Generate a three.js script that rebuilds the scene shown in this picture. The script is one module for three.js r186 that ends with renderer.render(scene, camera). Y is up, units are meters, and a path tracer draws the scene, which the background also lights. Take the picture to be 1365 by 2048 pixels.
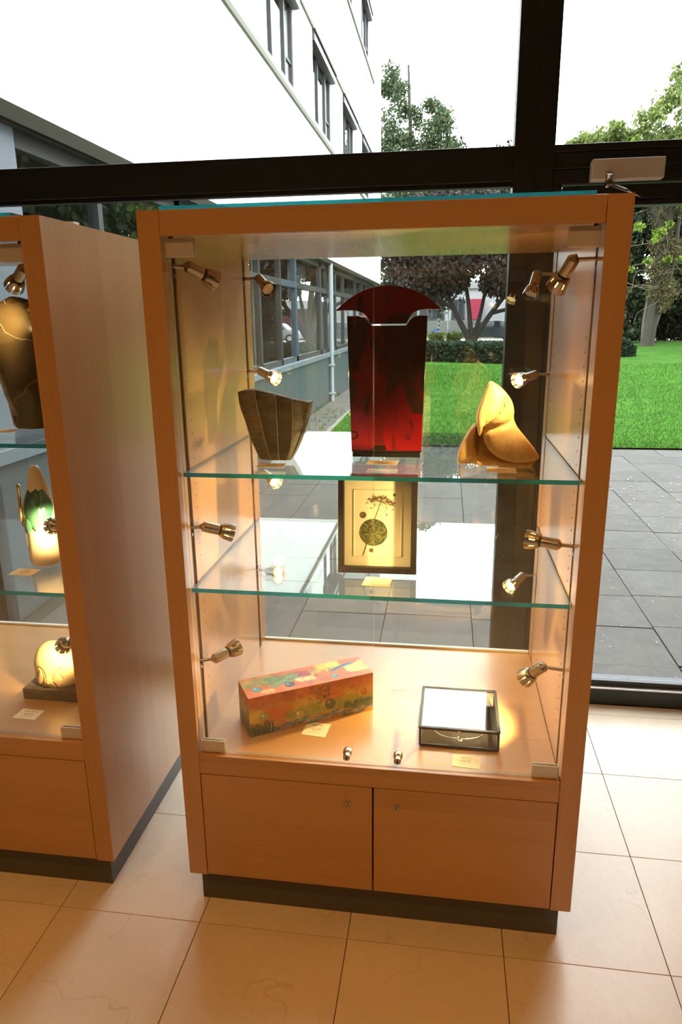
import * as THREE from 'three';
import { RoundedBoxGeometry } from 'three/addons/geometries/RoundedBoxGeometry.js';
import { mergeGeometries } from 'three/addons/utils/BufferGeometryUtils.js';
import { MarchingCubes } from 'three/addons/objects/MarchingCubes.js';
import { RectAreaLightUniformsLib } from 'three/addons/lights/RectAreaLightUniformsLib.js';

// ---------------------------------------------------------------- camera, sky, exposure
const scene = new THREE.Scene();
const camera = new THREE.PerspectiveCamera(71.92, 1365 / 2048, 0.05, 400);
camera.rotation.order = 'YXZ';
camera.position.set(0.7085, 1.6778, 1.6411);
camera.rotation.set(-0.2673, 0.1483, -0.0123);
const SKY = 8.8;                                   // even overcast sky
scene.background = new THREE.Color().setRGB(0.97 * SKY, 1.0 * SKY, 1.04 * SKY);
const renderer = new THREE.WebGLRenderer({ antialias: true });
renderer.toneMapping = THREE.LinearToneMapping;
renderer.toneMappingExposure = 1.0;
renderer.shadowMap.enabled = true;
RectAreaLightUniformsLib.init();
const HALL_WARM = [1, 0.46, 0.118], HALL_POWER = 3.75;       // colour and strength of the hall's ceiling lamps
const SPOT_WARM = [1, 0.66, 0.26], SPOT_POWER = 3.3;      // the small halogen spots in the cabinets

// ---------------------------------------------------------------- helpers
let seed = 7;
const rnd = () => { seed = (seed + 0x6d2b79f5) | 0; let t = Math.imul(seed ^ (seed >>> 15), 1 | seed); t = (t + Math.imul(t ^ (t >>> 7), 61 | t)) ^ t; return ((t ^ (t >>> 14)) >>> 0) / 4294967296; };
const rr = (a, b) => a + (b - a) * rnd();
const V2 = (x, y) => new THREE.Vector2(x, y), V3 = (x, y, z) => new THREE.Vector3(x, y, z);
const used = {};
function numbered(name) { const n = used[name] = (used[name] ?? -1) + 1; return n ? name + '_' + String(n).padStart(3, '0') : name; }
function tag(o, label, category, group, kind) {
  if (label) o.userData.label = label;
  if (category) o.userData.category = category;
  if (group) o.userData.group = group;
  if (kind) o.userData.kind = kind;
  return o;
}
function thing(name, label, category, p = [0, 0, 0], turn = 0, group) {
  const o = new THREE.Group(); o.name = numbered(name); o.position.set(...p); o.rotation.y = turn; scene.add(o);
  return tag(o, label, category, group);
}
function structure(name, p = [0, 0, 0]) { const o = new THREE.Group(); o.name = name; o.position.set(...p); o.userData.kind = 'structure'; scene.add(o); return o; }
function mk(name, geo, mat, parent, label) {
  const m = new THREE.Mesh(Array.isArray(geo) ? join(geo) : geo, mat);
  m.name = parent ? name : numbered(name); m.castShadow = m.receiveShadow = true;
  (parent || scene).add(m);
  if (label) m.userData.label = label;
  return m;
}
function plain(g) {
  if (g.index) g = g.toNonIndexed();
  for (const k of Object.keys(g.attributes)) if (!['position', 'normal', 'uv'].includes(k)) g.deleteAttribute(k);
  if (!g.attributes.uv) g.setAttribute('uv', new THREE.BufferAttribute(new Float32Array(g.attributes.position.count * 2), 2));
  g.clearGroups();
  return g;
}
const join = (list) => (list.length === 1 ? list[0] : mergeGeometries(list.map(plain)));
// uv in metres from the dominant axis of the normal; v runs along the grain
function metres(g, grain = 'y', ou = rr(0, 3), ov = rr(0, 3)) {
  const p = g.attributes.position, n = g.attributes.normal, uv = new Float32Array(p.count * 2);
  for (let i = 0; i < p.count; i++) {
    const a = [Math.abs(n.getX(i)), Math.abs(n.getY(i)), Math.abs(n.getZ(i))], c = [p.getX(i), p.getY(i), p.getZ(i)];
    const k = a[0] >= a[1] && a[0] >= a[2] ? 0 : a[1] >= a[2] ? 1 : 2;
    let u, v;
    const gi = 'xyz'.indexOf(grain), rest = [0, 1, 2].filter((j) => j !== k);
    if (rest.includes(gi)) { v = c[gi]; u = c[rest.find((j) => j !== gi)]; } else { u = c[rest[0]]; v = c[rest[1]]; }
    uv[2 * i] = u + ou; uv[2 * i + 1] = v + ov;
  }
  g.setAttribute('uv', new THREE.BufferAttribute(uv, 2));
  return g;
}
// box from its low corner to its high corner
function box(x0, y0, z0, x1, y1, z1, r = 0.0015, grain = 'y') {
  const w = x1 - x0, h = y1 - y0, d = z1 - z0;
  const g = r > 0 ? new RoundedBoxGeometry(w, h, d, 1, Math.min(r, w / 2.01, h / 2.01, d / 2.01)) : new THREE.BoxGeometry(w, h, d).toNonIndexed();
  g.translate((x0 + x1) / 2, (y0 + y1) / 2, (z0 + z1) / 2);
  return metres(g, grain);
}
function rod(a, b, r0, r1 = r0, seg = 12) {
  const A = V3(...a), B = V3(...b), d = B.clone().sub(A), g = new THREE.CylinderGeometry(r1, r0, d.length(), seg);
  g.applyQuaternion(new THREE.Quaternion().setFromUnitVectors(V3(0, 1, 0), d.clone().normalize()));
  g.translate(...A.add(B).multiplyScalar(0.5).toArray());
  return g;
}
const tube = (pts, r, seg = 24, rad = 8, closed = false) => new THREE.TubeGeometry(new THREE.CatmullRomCurve3(pts.map((p) => V3(...p)), closed), seg, r, rad, closed);
function shapeOf(pts) { return new THREE.Shape(pts.map((p) => V2(p[0], p[1]))); }
function slab(pts, depth, bevel = 0.0015, z0 = 0) {          // outline in x, y; front face at z0, going back
  const g = new THREE.ExtrudeGeometry(shapeOf(pts), { depth: depth - 2 * bevel, bevelEnabled: bevel > 0, bevelSize: bevel, bevelThickness: bevel, bevelOffset: -bevel, bevelSegments: 2, curveSegments: 8 });
  g.translate(0, 0, z0 - depth + bevel);
  return g;
}
const smooth = (pts, n = 60, closed = false) => new THREE.CatmullRomCurve3(pts.map((p) => V3(p[0], p[1], 0)), closed, 'centripetal').getPoints(n).map((p) => [p.x, p.y]);
const sstep = (a, b, x) => { const t = Math.min(1, Math.max(0, (x - a) / (b - a))); return t * t * (3 - 2 * t); };
const mix = (a, b, t) => a + (b - a) * t;
// signed distance meshes
function field(fn, c, half, res) {
  const mc = new MarchingCubes(res, new THREE.MeshStandardMaterial(), false, false, 400000), h = res / 2;
  mc.isolation = 0;
  for (let z = 0, i = 0; z < res; z++) for (let y = 0; y < res; y++) for (let x = 0; x < res; x++, i++)
    mc.field[i] = -fn(c[0] + half * (x - h) / h, c[1] + half * (y - h) / h, c[2] + half * (z - h) / h);
  mc.update();
  const g = new THREE.BufferGeometry(), n = mc.count;
  const pos = mc.positionArray.slice(0, n * 3), nor = mc.normalArray.slice(0, n * 3);
  for (let i = 0; i < n * 3; i += 3) for (let k = 0; k < 3; k++) pos[i + k] = pos[i + k] * half + c[k];
  g.setAttribute('position', new THREE.BufferAttribute(pos, 3));
  g.setAttribute('normal', new THREE.BufferAttribute(nor, 3));
  return metres(g);
}
const smin = (a, b, k) => { const h = Math.max(k - Math.abs(a - b), 0) / k; return Math.min(a, b) - h * h * k * 0.25; };
function capsule(p, a, b, ra, rb) {
  const pa = [p[0] - a[0], p[1] - a[1], p[2] - a[2]], ba = [b[0] - a[0], b[1] - a[1], b[2] - a[2]];
  const t = Math.min(1, Math.max(0, (pa[0] * ba[0] + pa[1] * ba[1] + pa[2] * ba[2]) / (ba[0] ** 2 + ba[1] ** 2 + ba[2] ** 2)));
  return Math.hypot(pa[0] - ba[0] * t, pa[1] - ba[1] * t, pa[2] - ba[2] * t) - mix(ra, rb, t);
}
const ellipsoid = (p, c, r) => { const x = (p[0] - c[0]) / r[0], y = (p[1] - c[1]) / r[1], z = (p[2] - c[2]) / r[2], k = Math.hypot(x, y, z); return (k - 1) * Math.min(...r); };
function segDist(x, y, a, b) { const bx = b[0] - a[0], by = b[1] - a[1], t = Math.min(1, Math.max(0, ((x - a[0]) * bx + (y - a[1]) * by) / (bx * bx + by * by + 1e-14))); return [Math.hypot(x - a[0] - bx * t, y - a[1] - by * t), t]; }
function lineDist(x, y, pts) { let m = 9, at = 0, side = 0; for (let i = 0; i + 1 < pts.length; i++) { const [d, t] = segDist(x, y, pts[i], pts[i + 1]); if (d < m) { m = d; at = (i + t) / (pts.length - 1); const a = pts[i], b = pts[i + 1]; side = Math.sign((b[0] - a[0]) * (y - a[1]) - (b[1] - a[1]) * (x - a[0])); } } return [m, at, side]; }
function polyDist(x, y, pts) {
  let d = 9, inside = false;
  for (let i = 0, j = pts.length - 1; i < pts.length; j = i++) {
    const a = pts[i], b = pts[j];
    d = Math.min(d, segDist(x, y, a, b)[0]);
    if ((a[1] > y) !== (b[1] > y) && x < (b[0] - a[0]) * (y - a[1]) / (b[1] - a[1]) + a[0]) inside = !inside;
  }
  return inside ? -d : d;
}
// periodic value noise
const hash = (x, y, s) => { let h = (x * 374761393 + y * 668265263 + s * 1442695041) | 0; h = Math.imul(h ^ (h >>> 13), 1274126177); return ((h ^ (h >>> 16)) >>> 0) / 4294967296; };
function vn(x, y, px, py, s = 0) {
  const x0 = Math.floor(x), y0 = Math.floor(y), fx = x - x0, fy = y - y0, u = fx * fx * (3 - 2 * fx), v = fy * fy * (3 - 2 * fy);
  const m = (a, n) => ((a % n) + n) % n, a = m(x0, px), b = m(x0 + 1, px), c = m(y0, py), d = m(y0 + 1, py);
  return mix(mix(hash(a, c, s), hash(b, c, s), u), mix(hash(a, d, s), hash(b, d, s), u), v);
}
const fbm = (u, v, fx, fy, oct, s = 0) => { let t = 0, a = 0.5, n = 0; for (let i = 0; i < oct; i++) { t += a * vn(u * fx, v * fy, fx, fy, s + i); n += a; a *= 0.55; fx *= 2; fy *= 2; } return t / n; };
const srgb = (c) => Math.round(255 * Math.min(1, Math.max(0, c <= 0.0031308 ? 12.92 * c : 1.055 * Math.pow(c, 1 / 2.4) - 0.055)));
function texture(w, h, fn, size, color = true) {               // fn(u, v) gives linear r, g, b (or one value)
  const data = new Uint8Array(w * h * 4);
  for (let y = 0; y < h; y++) for (let x = 0; x < w; x++) {
    const c = fn(x / w, y / h), o = (y * w + x) * 4;
    if (color) { data[o] = srgb(c[0]); data[o + 1] = srgb(c[1]); data[o + 2] = srgb(c[2]); } else data[o] = data[o + 1] = data[o + 2] = Math.round(255 * Math.min(1, Math.max(0, c)));
    data[o + 3] = 255;
  }
  const t = new THREE.DataTexture(data, w, h);
  t.wrapS = t.wrapT = THREE.RepeatWrapping; t.magFilter = t.minFilter = THREE.LinearFilter;
  if (color) t.colorSpace = THREE.SRGBColorSpace;
  if (size) t.repeat.set(1 / size[0], 1 / size[1]);
  t.needsUpdate = true;
  return t;
}
function canvasTexture(w, h, draw) {
  const c = document.createElement('canvas'); c.width = w; c.height = h; draw(c.getContext('2d'), w, h);
  const t = new THREE.CanvasTexture(c); t.colorSpace = THREE.SRGBColorSpace; t.magFilter = THREE.LinearFilter; return t;
}
const rgb = (r, g, b) => new THREE.Color().setRGB(r, g, b);
const std = (o) => new THREE.MeshStandardMaterial(o), phys = (o) => new THREE.MeshPhysicalMaterial(o);

// ---------------------------------------------------------------- materials
const woodTex = texture(512, 1024, (u, v) => {
  const band = hash(Math.floor(u * 3), 0, 5), fine = vn(u * 170, v * 10, 170, 10, 1), mid = fbm(u, v, 26, 3, 3, 9), big = fbm(u, v, 4, 2, 2, 14), fleck = vn(u * 240, v * 60, 240, 60, 3);
  const t = 0.95 + 0.09 * (band - 0.5) + 0.05 * (fine - 0.5) + 0.08 * (mid - 0.5) + 0.12 * (big - 0.5) - (fleck > 0.9 ? 0.025 : 0);
  return [0.56 * t, 0.31 * Math.pow(t, 1.15), 0.122 * Math.pow(t, 1.3)];
}, [0.66, 1.7]);
const M = {
  wood: phys({ map: woodTex, roughness: 0.34, clearcoat: 0.45, clearcoatRoughness: 0.16 }),
  woodGloss: phys({ map: woodTex, roughness: 0.2 }),
  plinth: std({ color: rgb(0.085, 0.085, 0.085), roughness: 0.45 }),
  dark: std({ color: rgb(0.02, 0.017, 0.014), roughness: 0.6 }),
  track: std({ color: rgb(0.07, 0.05, 0.035), roughness: 0.45, metalness: 0.4 }),
  steel: std({ color: rgb(0.50, 0.45, 0.40), metalness: 1, roughness: 0.27 }),
  hinge: std({ color: rgb(0.70, 0.68, 0.65), metalness: 0.5, roughness: 0.42 }),
  pane: phys({ color: rgb(0.975, 0.99, 0.98), transmission: 1, thickness: 0, roughness: 0, ior: 1.5 }),
  paneEdge: phys({ color: rgb(0.42, 0.47, 0.40), roughness: 0.25, transmission: 0.4, thickness: 0 }),
  plate: phys({ color: rgb(0.955, 0.985, 0.97), transmission: 1, thickness: 0, roughness: 0, ior: 1.5 }),
  plateSide: std({ color: rgb(0.02, 0.035, 0.03), roughness: 0.3 }),
  plateEdge: phys({ color: rgb(0.003, 0.22, 0.25), transmission: 0.85, thickness: 0, roughness: 0.85, ior: 1.5 }),
  backRail: std({ color: rgb(0.62, 0.60, 0.55), roughness: 0.4 }),
  black: std({ color: rgb(0.015, 0.021, 0.027), roughness: 0.42 }),
  blackGasket: std({ color: rgb(0.004, 0.004, 0.004), roughness: 0.5 }),
  alu: std({ color: rgb(0.72, 0.72, 0.72), metalness: 0.9, roughness: 0.3 }),
  lensOff: phys({ color: rgb(0.55, 0.5, 0.44), roughness: 0.15, metalness: 0.6, clearcoat: 1 }),
  lensOn: std({ color: 0x000000, emissive: rgb(1, 0.66, 0.26), emissiveIntensity: 9 }),
  bulbCone: std({ color: rgb(0.3, 0.25, 0.2), emissive: rgb(1, 0.55, 0.16), emissiveIntensity: 5 }),
  ring: std({ color: rgb(0.012, 0.01, 0.008), roughness: 0.6 }),
};

// ---------------------------------------------------------------- the hall
const G = -0.05;                                   // level of the ground outside
const FZ = -1.309;                                 // inner face of the glazed front
const tileTex = [0, 1, 2].map((k) => texture(384, 384, (u, v) => {
  const c = fbm(u, v, 4, 4, 5, 40 + k * 9), f = vn(u * 120, v * 120, 120, 120, 60 + k), w = Math.abs(fbm(u, v, 3, 3, 4, 80 + k) - 0.5), vein = w < 0.006 && fbm(u, v, 6, 6, 2, 90 + k) > 0.6 ? 0.10 : 0;
  const t = 0.95 + 0.16 * (c - 0.5) + 0.05 * (f - 0.5) - vein + (k - 1) * 0.018;
  return [0.74 * t, 0.63 * Math.pow(t, 1.1), 0.49 * Math.pow(t, 1.25)];
}, [0.86, 0.86]));
const tileMats = tileTex.map((t) => phys({ map: t, roughness: 0.24, specularIntensity: 0.8 }));
{
  const floor = structure('floor');
  mk('screed', box(-6.2, -0.3, FZ - 0.1, 5.2, -0.006, 7.2, 0), std({ color: rgb(0.16, 0.13, 0.10), roughness: 0.9 }), floor);
  const T = 0.43, X0 = 0.0455, Z0 = 0.065;
  const shared = [0, 1, 2].map(() => [0, 1].map(() => { const g = new RoundedBoxGeometry(T - 0.0022, 0.012, T - 0.0022, 1, 0.0008); return metres(g, 'z'); }));
  const far = [];
  for (let i = -14; i < 12; i++) for (let j = -4; j < 17; j++) {
    const x = X0 + (i + 0.5) * T, z = Z0 + (j - 0 + 0.5) * T - 0 * T, near = x > -1.6 && x < 2.9 && z < 1.0;
    if (z - T / 2 < FZ) continue;
    const k = Math.floor(hash(i, j, 3) * 3), q = Math.floor(hash(i, j, 8) * 2);
    if (near) { const m = mk('floor_tile', shared[k][q], tileMats[k], floor); m.position.set(x, -0.006, z); m.rotation.y = Math.PI / 2 * Math.floor(hash(i, j, 5) * 4); } else { const g = shared[k][q].clone(); g.translate(x, -0.006, z); far.push(g); }
  }
  for (let i = -14; i < 12; i++) { const g = box(X0 + i * T + 0.001, -0.012, FZ + 0.0, X0 + (i + 1) * T - 0.001, 0, Z0 - 3 * T - 0.001, 0); far.push(g); }
  tag(mk('floor_tiles', far, tileMats[1], floor), null, null, null, 'stuff');
  const plaster = std({ color: rgb(0.26, 0.20, 0.145), roughness: 0.85 });
  mk('wall_left', box(-6.4, 0, FZ - 0.2, -6.2, 3.5, 7.2, 0), plaster).userData.kind = 'structure';
  mk('wall_right', box(5.2, 0, FZ - 0.2, 5.4, 3.5, 7.2, 0), plaster).userData.kind = 'structure';
  mk('wall_back', box(-6.4, 0, 7.2, 5.4, 3.5, 7.4, 0), plaster).userData.kind = 'structure';
  mk('wall_front', [box(-6.4, 0, FZ - 0.2, -1.82, 3.5, FZ, 0), box(2.24, 0, FZ - 0.2, 5.4, 3.5, FZ, 0)], plaster).userData.kind = 'structure';
  mk('ceiling', ceilingShape(), std({ color: rgb(0.40, 0.34, 0.27), roughness: 0.9 })).userData.kind = 'structure';
}
// the ceiling is a slab with a round opening for each downlight
function ceilingShape() {
  const sh = shapeOf([[-6.4, FZ - 0.2], [5.4, FZ - 0.2], [5.4, 7.4], [-6.4, 7.4]]);
  for (const z of [1.5, 3.4]) for (const x of [-2.3, -0.7, 0.9, 2.5]) { const h = new THREE.Path(); h.absarc(x, z, 0.087, 0, Math.PI * 2, true); sh.holes.push(h); }
  const g = new THREE.ExtrudeGeometry(sh, { depth: 0.2, bevelEnabled: false, curveSegments: 24 }); g.rotateX(Math.PI / 2); g.translate(0, 3.7, 0); return g;
}
// glazed front: posts, transoms and panes
{
  const b = (x0, y0, x1, y1, z0 = FZ - 0.09, z1 = FZ, r = 0.003) => box(x0, y0, z0, x1, y1, z1, r);
  const w = structure('window_1');
  mk('mullion', b(0.937, 0, 1.0145, 3.5, FZ - 0.09, FZ - 0.0005, 0.001), M.black, w);
  mk('mullion', b(1.013, 0, 1.084, 3.5, FZ - 0.09, FZ + 0.004), M.black, w);
  mk('mullion', b(-1.82, 0, -1.75, 3.5), M.black, w);
  mk('mullion', b(-1.46, 0, -1.40, 2.155), M.black, w);
  mk('transom', b(-1.75, 2.168, 0.937, 2.29), M.black, w);
  mk('glazing_bead', b(-1.75, 2.152, 0.937, 2.168, FZ - 0.05, FZ - 0.012, 0.002), M.blackGasket, w);
  mk('sill_rail', b(-1.75, 0, 0.937, 0.105), M.black, w);
  mk('head_rail', b(-1.75, 3.42, 0.937, 3.5), M.black, w);
  mk('pane', box(-1.75, 0.105, FZ - 0.05, 0.937, 2.155, FZ - 0.042, 0), M.pane, w);
  mk('pane', box(-1.75, 2.29, FZ - 0.05, 0.937, 3.42, FZ - 0.042, 0), M.pane, w);
  const w2 = structure('window_2');
  mk('mullion', b(2.09, 0, 2.24, 3.5), M.black, w2);
  mk('head_rail', b(1.084, 3.42, 2.09, 3.5), M.black, w2);
  mk('pane', box(1.084, 2.285, FZ - 0.05, 2.09, 3.42, FZ - 0.042, 0), M.pane, w2);
  const d = structure('door_1');
  mk('head_frame', b(1.084, 2.262, 2.09, 2.287), M.black, d);
  mk('head_frame', b(1.084, 2.205, 2.09, 2.26, FZ - 0.09, FZ - 0.004), M.black, d);
  mk('head_frame', b(1.084, 2.152, 2.09, 2.2025, FZ - 0.09, FZ - 0.008), M.black, d);
  mk('side_frame', b(1.086, 0, 1.118, 2.152, FZ - 0.09, FZ - 0.004), M.black, d);
  mk('side_frame', b(2.056, 0, 2.088, 2.152, FZ - 0.09, FZ - 0.004), M.black, d);
  mk('top_rail', b(1.124, 2.095, 2.05, 2.146, FZ - 0.085, FZ - 0.014), M.black, d);
  mk('top_rail', b(1.124, 2.074, 2.05, 2.0935, FZ - 0.085, FZ - 0.02), M.black, d);
  mk('stile', b(1.124, 0.104, 1.19, 2.074, FZ - 0.085, FZ - 0.014), M.black, d);
  mk('stile', b(1.984, 0.104, 2.05, 2.074, FZ - 0.085, FZ - 0.014), M.black, d);
  mk('bottom_rail', b(1.124, 0.004, 2.05, 0.078, FZ - 0.085, FZ - 0.002), M.black, d);
  mk('sill_strip', b(1.124, 0.078, 2.05, 0.086, FZ - 0.08, FZ + 0.003), M.alu, d);
  mk('bottom_rail', b(1.124, 0.086, 2.05, 0.11, FZ - 0.085, FZ - 0.02), M.black, d);
  mk('pane', box(1.19, 0.11, FZ - 0.055, 1.984, 2.074, FZ - 0.047, 0), M.pane, d);
  const c = thing('door_closer', 'beige door closer box with folded arm on black door head', 'door closer', [1.213, 2.153, FZ]);
  mk('housing', box(0, 0, -0.004, 0.252, 0.071, 0.05, 0.004), std({ color: rgb(0.82, 0.76, 0.70), roughness: 0.42 }), c);
  mk('spindle', rod([0.06, -0.018, 0.028], [0.06, 0.02, 0.06], 0.011, 0.012), M.steel, c);
  mk('arm', [rod([0.06, -0.012, 0.045], [0.115, -0.045, 0.10], 0.006, 0.006, 8), box(0.05, -0.02, 0.04, 0.075, -0.004, 0.062, 0.002), rod([0.115, -0.045, 0.10], [0.185, -0.052, 0.0], 0.005, 0.005, 8)], M.steel, c);
}
// recessed downlights of the hall, behind and above the viewer
{
  const lens = std({ color: 0x000000, emissive: rgb(...HALL_WARM), emissiveIntensity: 4 }), rim = std({ color: rgb(0.6, 0.58, 0.55), roughness: 0.5 }), can = std({ color: rgb(0.25, 0.24, 0.22), roughness: 0.6 });
  for (const z of [1.5, 3.4]) for (const x of [-2.3, -0.7, 0.9, 2.5]) {
    const t = thing('downlight', 'round warm downlight recessed in the hall ceiling', 'downlight', [x, 3.5, z], 0, 'hall downlights');
    mk('rim', new THREE.LatheGeometry([[0.085, 0.09], [0.085, -0.004], [0.105, -0.004], [0.105, 0.0], [0.088, 0.0], [0.088, 0.09]].map((q) => V2(...q)), 32), rim, t);
    mk('can', new THREE.LatheGeometry([[0.085, 0.0], [0.085, 0.1], [0.0, 0.101]].map((q) => V2(...q)), 32), can, t);
    mk('bulb', new THREE.LatheGeometry([[0.0, 0.088], [0.05, 0.088], [0.055, 0.1]].map((q) => V2(...q)), 32), lens, t);
    const l = new THREE.SpotLight(rgb(...HALL_WARM), HALL_POWER, 0, 1.15, 0.5, 2); l.name = 'glow'; l.position.set(0, -0.008, 0); l.target.position.set(0, -1, 0); l.castShadow = true; l.shadow.radius = 4; t.add(l, l.target);
  }
}

// ---------------------------------------------------------------- the display cabinets
function plate(name, x0, y0, z0, x1, y1, z1, parent) { const g = new THREE.BoxGeometry(x1 - x0, y1 - y0, z1 - z0); g.translate((x0 + x1) / 2, (y0 + y1) / 2, (z0 + z1) / 2); return mk(name, g, [M.plateSide, M.plateSide, M.plate, M.plate, M.plateEdge, M.plate], parent); }
const CW = 1.083, CI0 = 0.053, CI1 = 1.0285, CY = 1.92;
function cabinet(label, p, shelves) {
  const c = thing('display_cabinet', label, 'display cabinet', p);
  mk('plinth', box(0.026, 0, -0.735, 1.057, 0.108, -0.026, 0.001), M.plinth, c);
  for (const s of [0, 1]) {                        // side panels with two lamp grooves each
    const pts = [[0, 0], [0, -0.76], [0.053, -0.76], [0.053, -0.696], [0.046, -0.696], [0.046, -0.67], [0.053, -0.67], [0.053, -0.086], [0.046, -0.086], [0.046, -0.061], [0.053, -0.061], [0.053, 0]];
    let g = new THREE.ExtrudeGeometry(shapeOf(pts.map((q) => [q[0], -q[1]])), { depth: CY - 0.108, bevelEnabled: false });
    g = plain(g); g.rotateX(-Math.PI / 2); g.translate(0, 0.108, 0);
    if (s) { g.scale(-1, 1, 1); const a = g.attributes.position.array, n = g.attributes.normal.array; for (let i = 0; i < a.length; i += 9) for (let k = 0; k < 3; k++) { [a[i + k], a[i + 3 + k]] = [a[i + 3 + k], a[i + k]]; [n[i + k], n[i + 3 + k]] = [n[i + 3 + k], n[i + k]]; } g.translate(CW, 0, 0); }
    const sp = mk('side_panel', metres(g), M.wood, c);
    for (const z of [-0.0735, -0.683]) mk('lamp_track', s ? box(CI1 + 0.0045, 0.511, z - 0.0115, CI1 + 0.0095, 1.862, z + 0.0115, 0) : box(0.0445, 0.511, z - 0.0115, 0.0495, 1.862, z + 0.0115, 0), M.track, sp);
    const holes = [];
    for (const z of [-0.123, -0.627]) for (let y = 0.62; y < 1.66; y += 0.0336) { const h = new THREE.CylinderGeometry(0.0024, 0.0024, 0.0008, 8); h.rotateZ(Math.PI / 2); h.translate(s ? CI1 + 0.0012 : CI0 - 0.0002, y, z); holes.push(h); }
    mk('pin_holes', holes, M.dark, sp);
  }
  mk('top_rail', box(CI0 + 0.0006, 1.8646, -0.022, CI1 - 0.0006 + 0.001, CY, 0, 0.0012, 'x'), M.wood, c);
  mk('top_panel', box(CI0, 1.868, -0.75, CI1, 1.888, -0.023, 0, 'z'), M.woodGloss, c);
  plate('top_glass', 0.052, CY + 0.0005, -0.735, 1.008, CY + 0.0085, -0.006, c);
  mk('bottom_rail', box(CI0 + 0.0006, 0.4505, -0.024, CI1 + 0.0004, 0.5095, 0, 0.0012, 'x'), M.wood, c);
  mk('display_floor', box(CI0, 0.487, -0.75, CI1, 0.509, -0.024, 0, 'x'), M.wood, c);
  mk('back_panel', box(CI0, 0.108, -0.75, CI1, 0.487, -0.735, 0, 'y'), M.wood, c);
  mk('base_board', box(CI0, 0.1085, -0.735, CI1, 0.12, -0.03, 0, 'x'), M.wood, c);
  mk('back_pane', box(CI0 + 0.001, 0.516, -0.752, CI1 - 0.001, 1.8675, -0.746, 0), M.pane, c);
  mk('back_rail', box(CI0 + 0.001, 0.5095, -0.756, CI1 - 0.001, 0.5165, -0.742, 0.001), M.backRail, c);
  for (const y of shelves) plate('glass_shelf', CI0 + 0.0012, y - 0.011, -0.738, CI1 - 0.0012, y, -0.04, c);
  const edge = [M.paneEdge, M.paneEdge, M.paneEdge, M.paneEdge, M.pane, M.pane];
  for (const s of [0, 1]) {
    const x0 = s ? 0.5418 : 0.0605, x1 = s ? 1.0225 : 0.5398, g = new THREE.BoxGeometry(x1 - x0, 1.346, 0.006); g.translate((x0 + x1) / 2, 1.187, -0.021);
    const d = mk('glass_door', g, edge, c);
    for (const [y0, y1] of [[1.819, 1.861], [0.5115, 0.5485]]) {
      const h0 = s ? 0.957 : 0.0575, h1 = s ? 1.0255 : 0.126;
      const h = mk('hinge_plate', [box(h0, y0, -0.018, h1, y1, -0.0135, 0.002), box(h0 + 0.002, y0, -0.0285, h1, y1, -0.0245, 0.0015), box(s ? h1 - 0.003 : h0, y0, -0.0265, s ? h1 : h0 + 0.003, y1, -0.016, 0.001)], M.hinge, d);
      mk('hinge_pin', rod([s ? h1 - 0.012 : h0 + 0.012, y0 > 1 ? y1 - 0.001 : y0 + 0.001, -0.021], [s ? h1 - 0.012 : h0 + 0.012, y0 > 1 ? 1.8646 : 0.5095, -0.021], 0.0045), M.dark, h);
    }
    const kx = s ? 0.608 : 0.472, prof = [[0, 0], [0.0125, 0.0005], [0.0128, 0.006], [0.0118, 0.0075], [0.0125, 0.009], [0.0128, 0.013], [0.0108, 0.0185], [0.0088, 0.022], [0.0095, 0.0255], [0.0095, 0.033], [0.0085, 0.034], [0, 0.034]].map((q) => V2(...q));
    const kg = new THREE.LatheGeometry(prof, 28); kg.rotateX(Math.PI / 2); kg.translate(kx, 0.5475, -0.018);
    const k = mk('lock_knob', kg, M.steel, d);
    mk('keyhole', [box(kx - 0.0012, 0.5432, 0.0155, kx + 0.0012, 0.5518, 0.0166, 0.0004), (() => { const q = new THREE.CylinderGeometry(0.0024, 0.0024, 0.001, 14); q.rotateX(Math.PI / 2); q.translate(kx, 0.5475, 0.0161); return q; })()], M.dark, k);
    const y0 = 0.1105, y1 = 0.4478, a = s ? 0.5432 : CI0 + 0.002, b = s ? CI1 - 0.0015 : 0.5388;
    const cd = mk('cupboard_door', box(a, y0, -0.02, b, y1, -0.0006, 0.0012, 'x'), M.wood, c);
    const lx = s ? 0.605 : 0.472, ring = new THREE.LatheGeometry([[0, 0], [0.0095, 0], [0.0095, 0.0015], [0.008, 0.0025], [0.0072, 0.0018], [0, 0.0018]].map((q) => V2(...q)), 24); ring.rotateX(Math.PI / 2); ring.translate(lx, 0.3935, -0.0004);
    const lk = mk('lock', ring, M.steel, cd);
    mk('keyhole', box(lx - 0.0013, 0.389, 0.001, lx + 0.0013, 0.398, 0.0022, 0.0004), M.dark, lk);
  }
  return c;
}
const C1X = -0.244 - CW, C1Z = -0.011;
cabinet('beech display cabinet with glass doors in the middle, holding a red glass panel', [0, 0, 0], [1.3045, 0.9905]);
cabinet('beech display cabinet cut off by the left edge, holding a dark stone torso', [C1X, 0, C1Z], [1.3710, 0.9540]);

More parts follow.
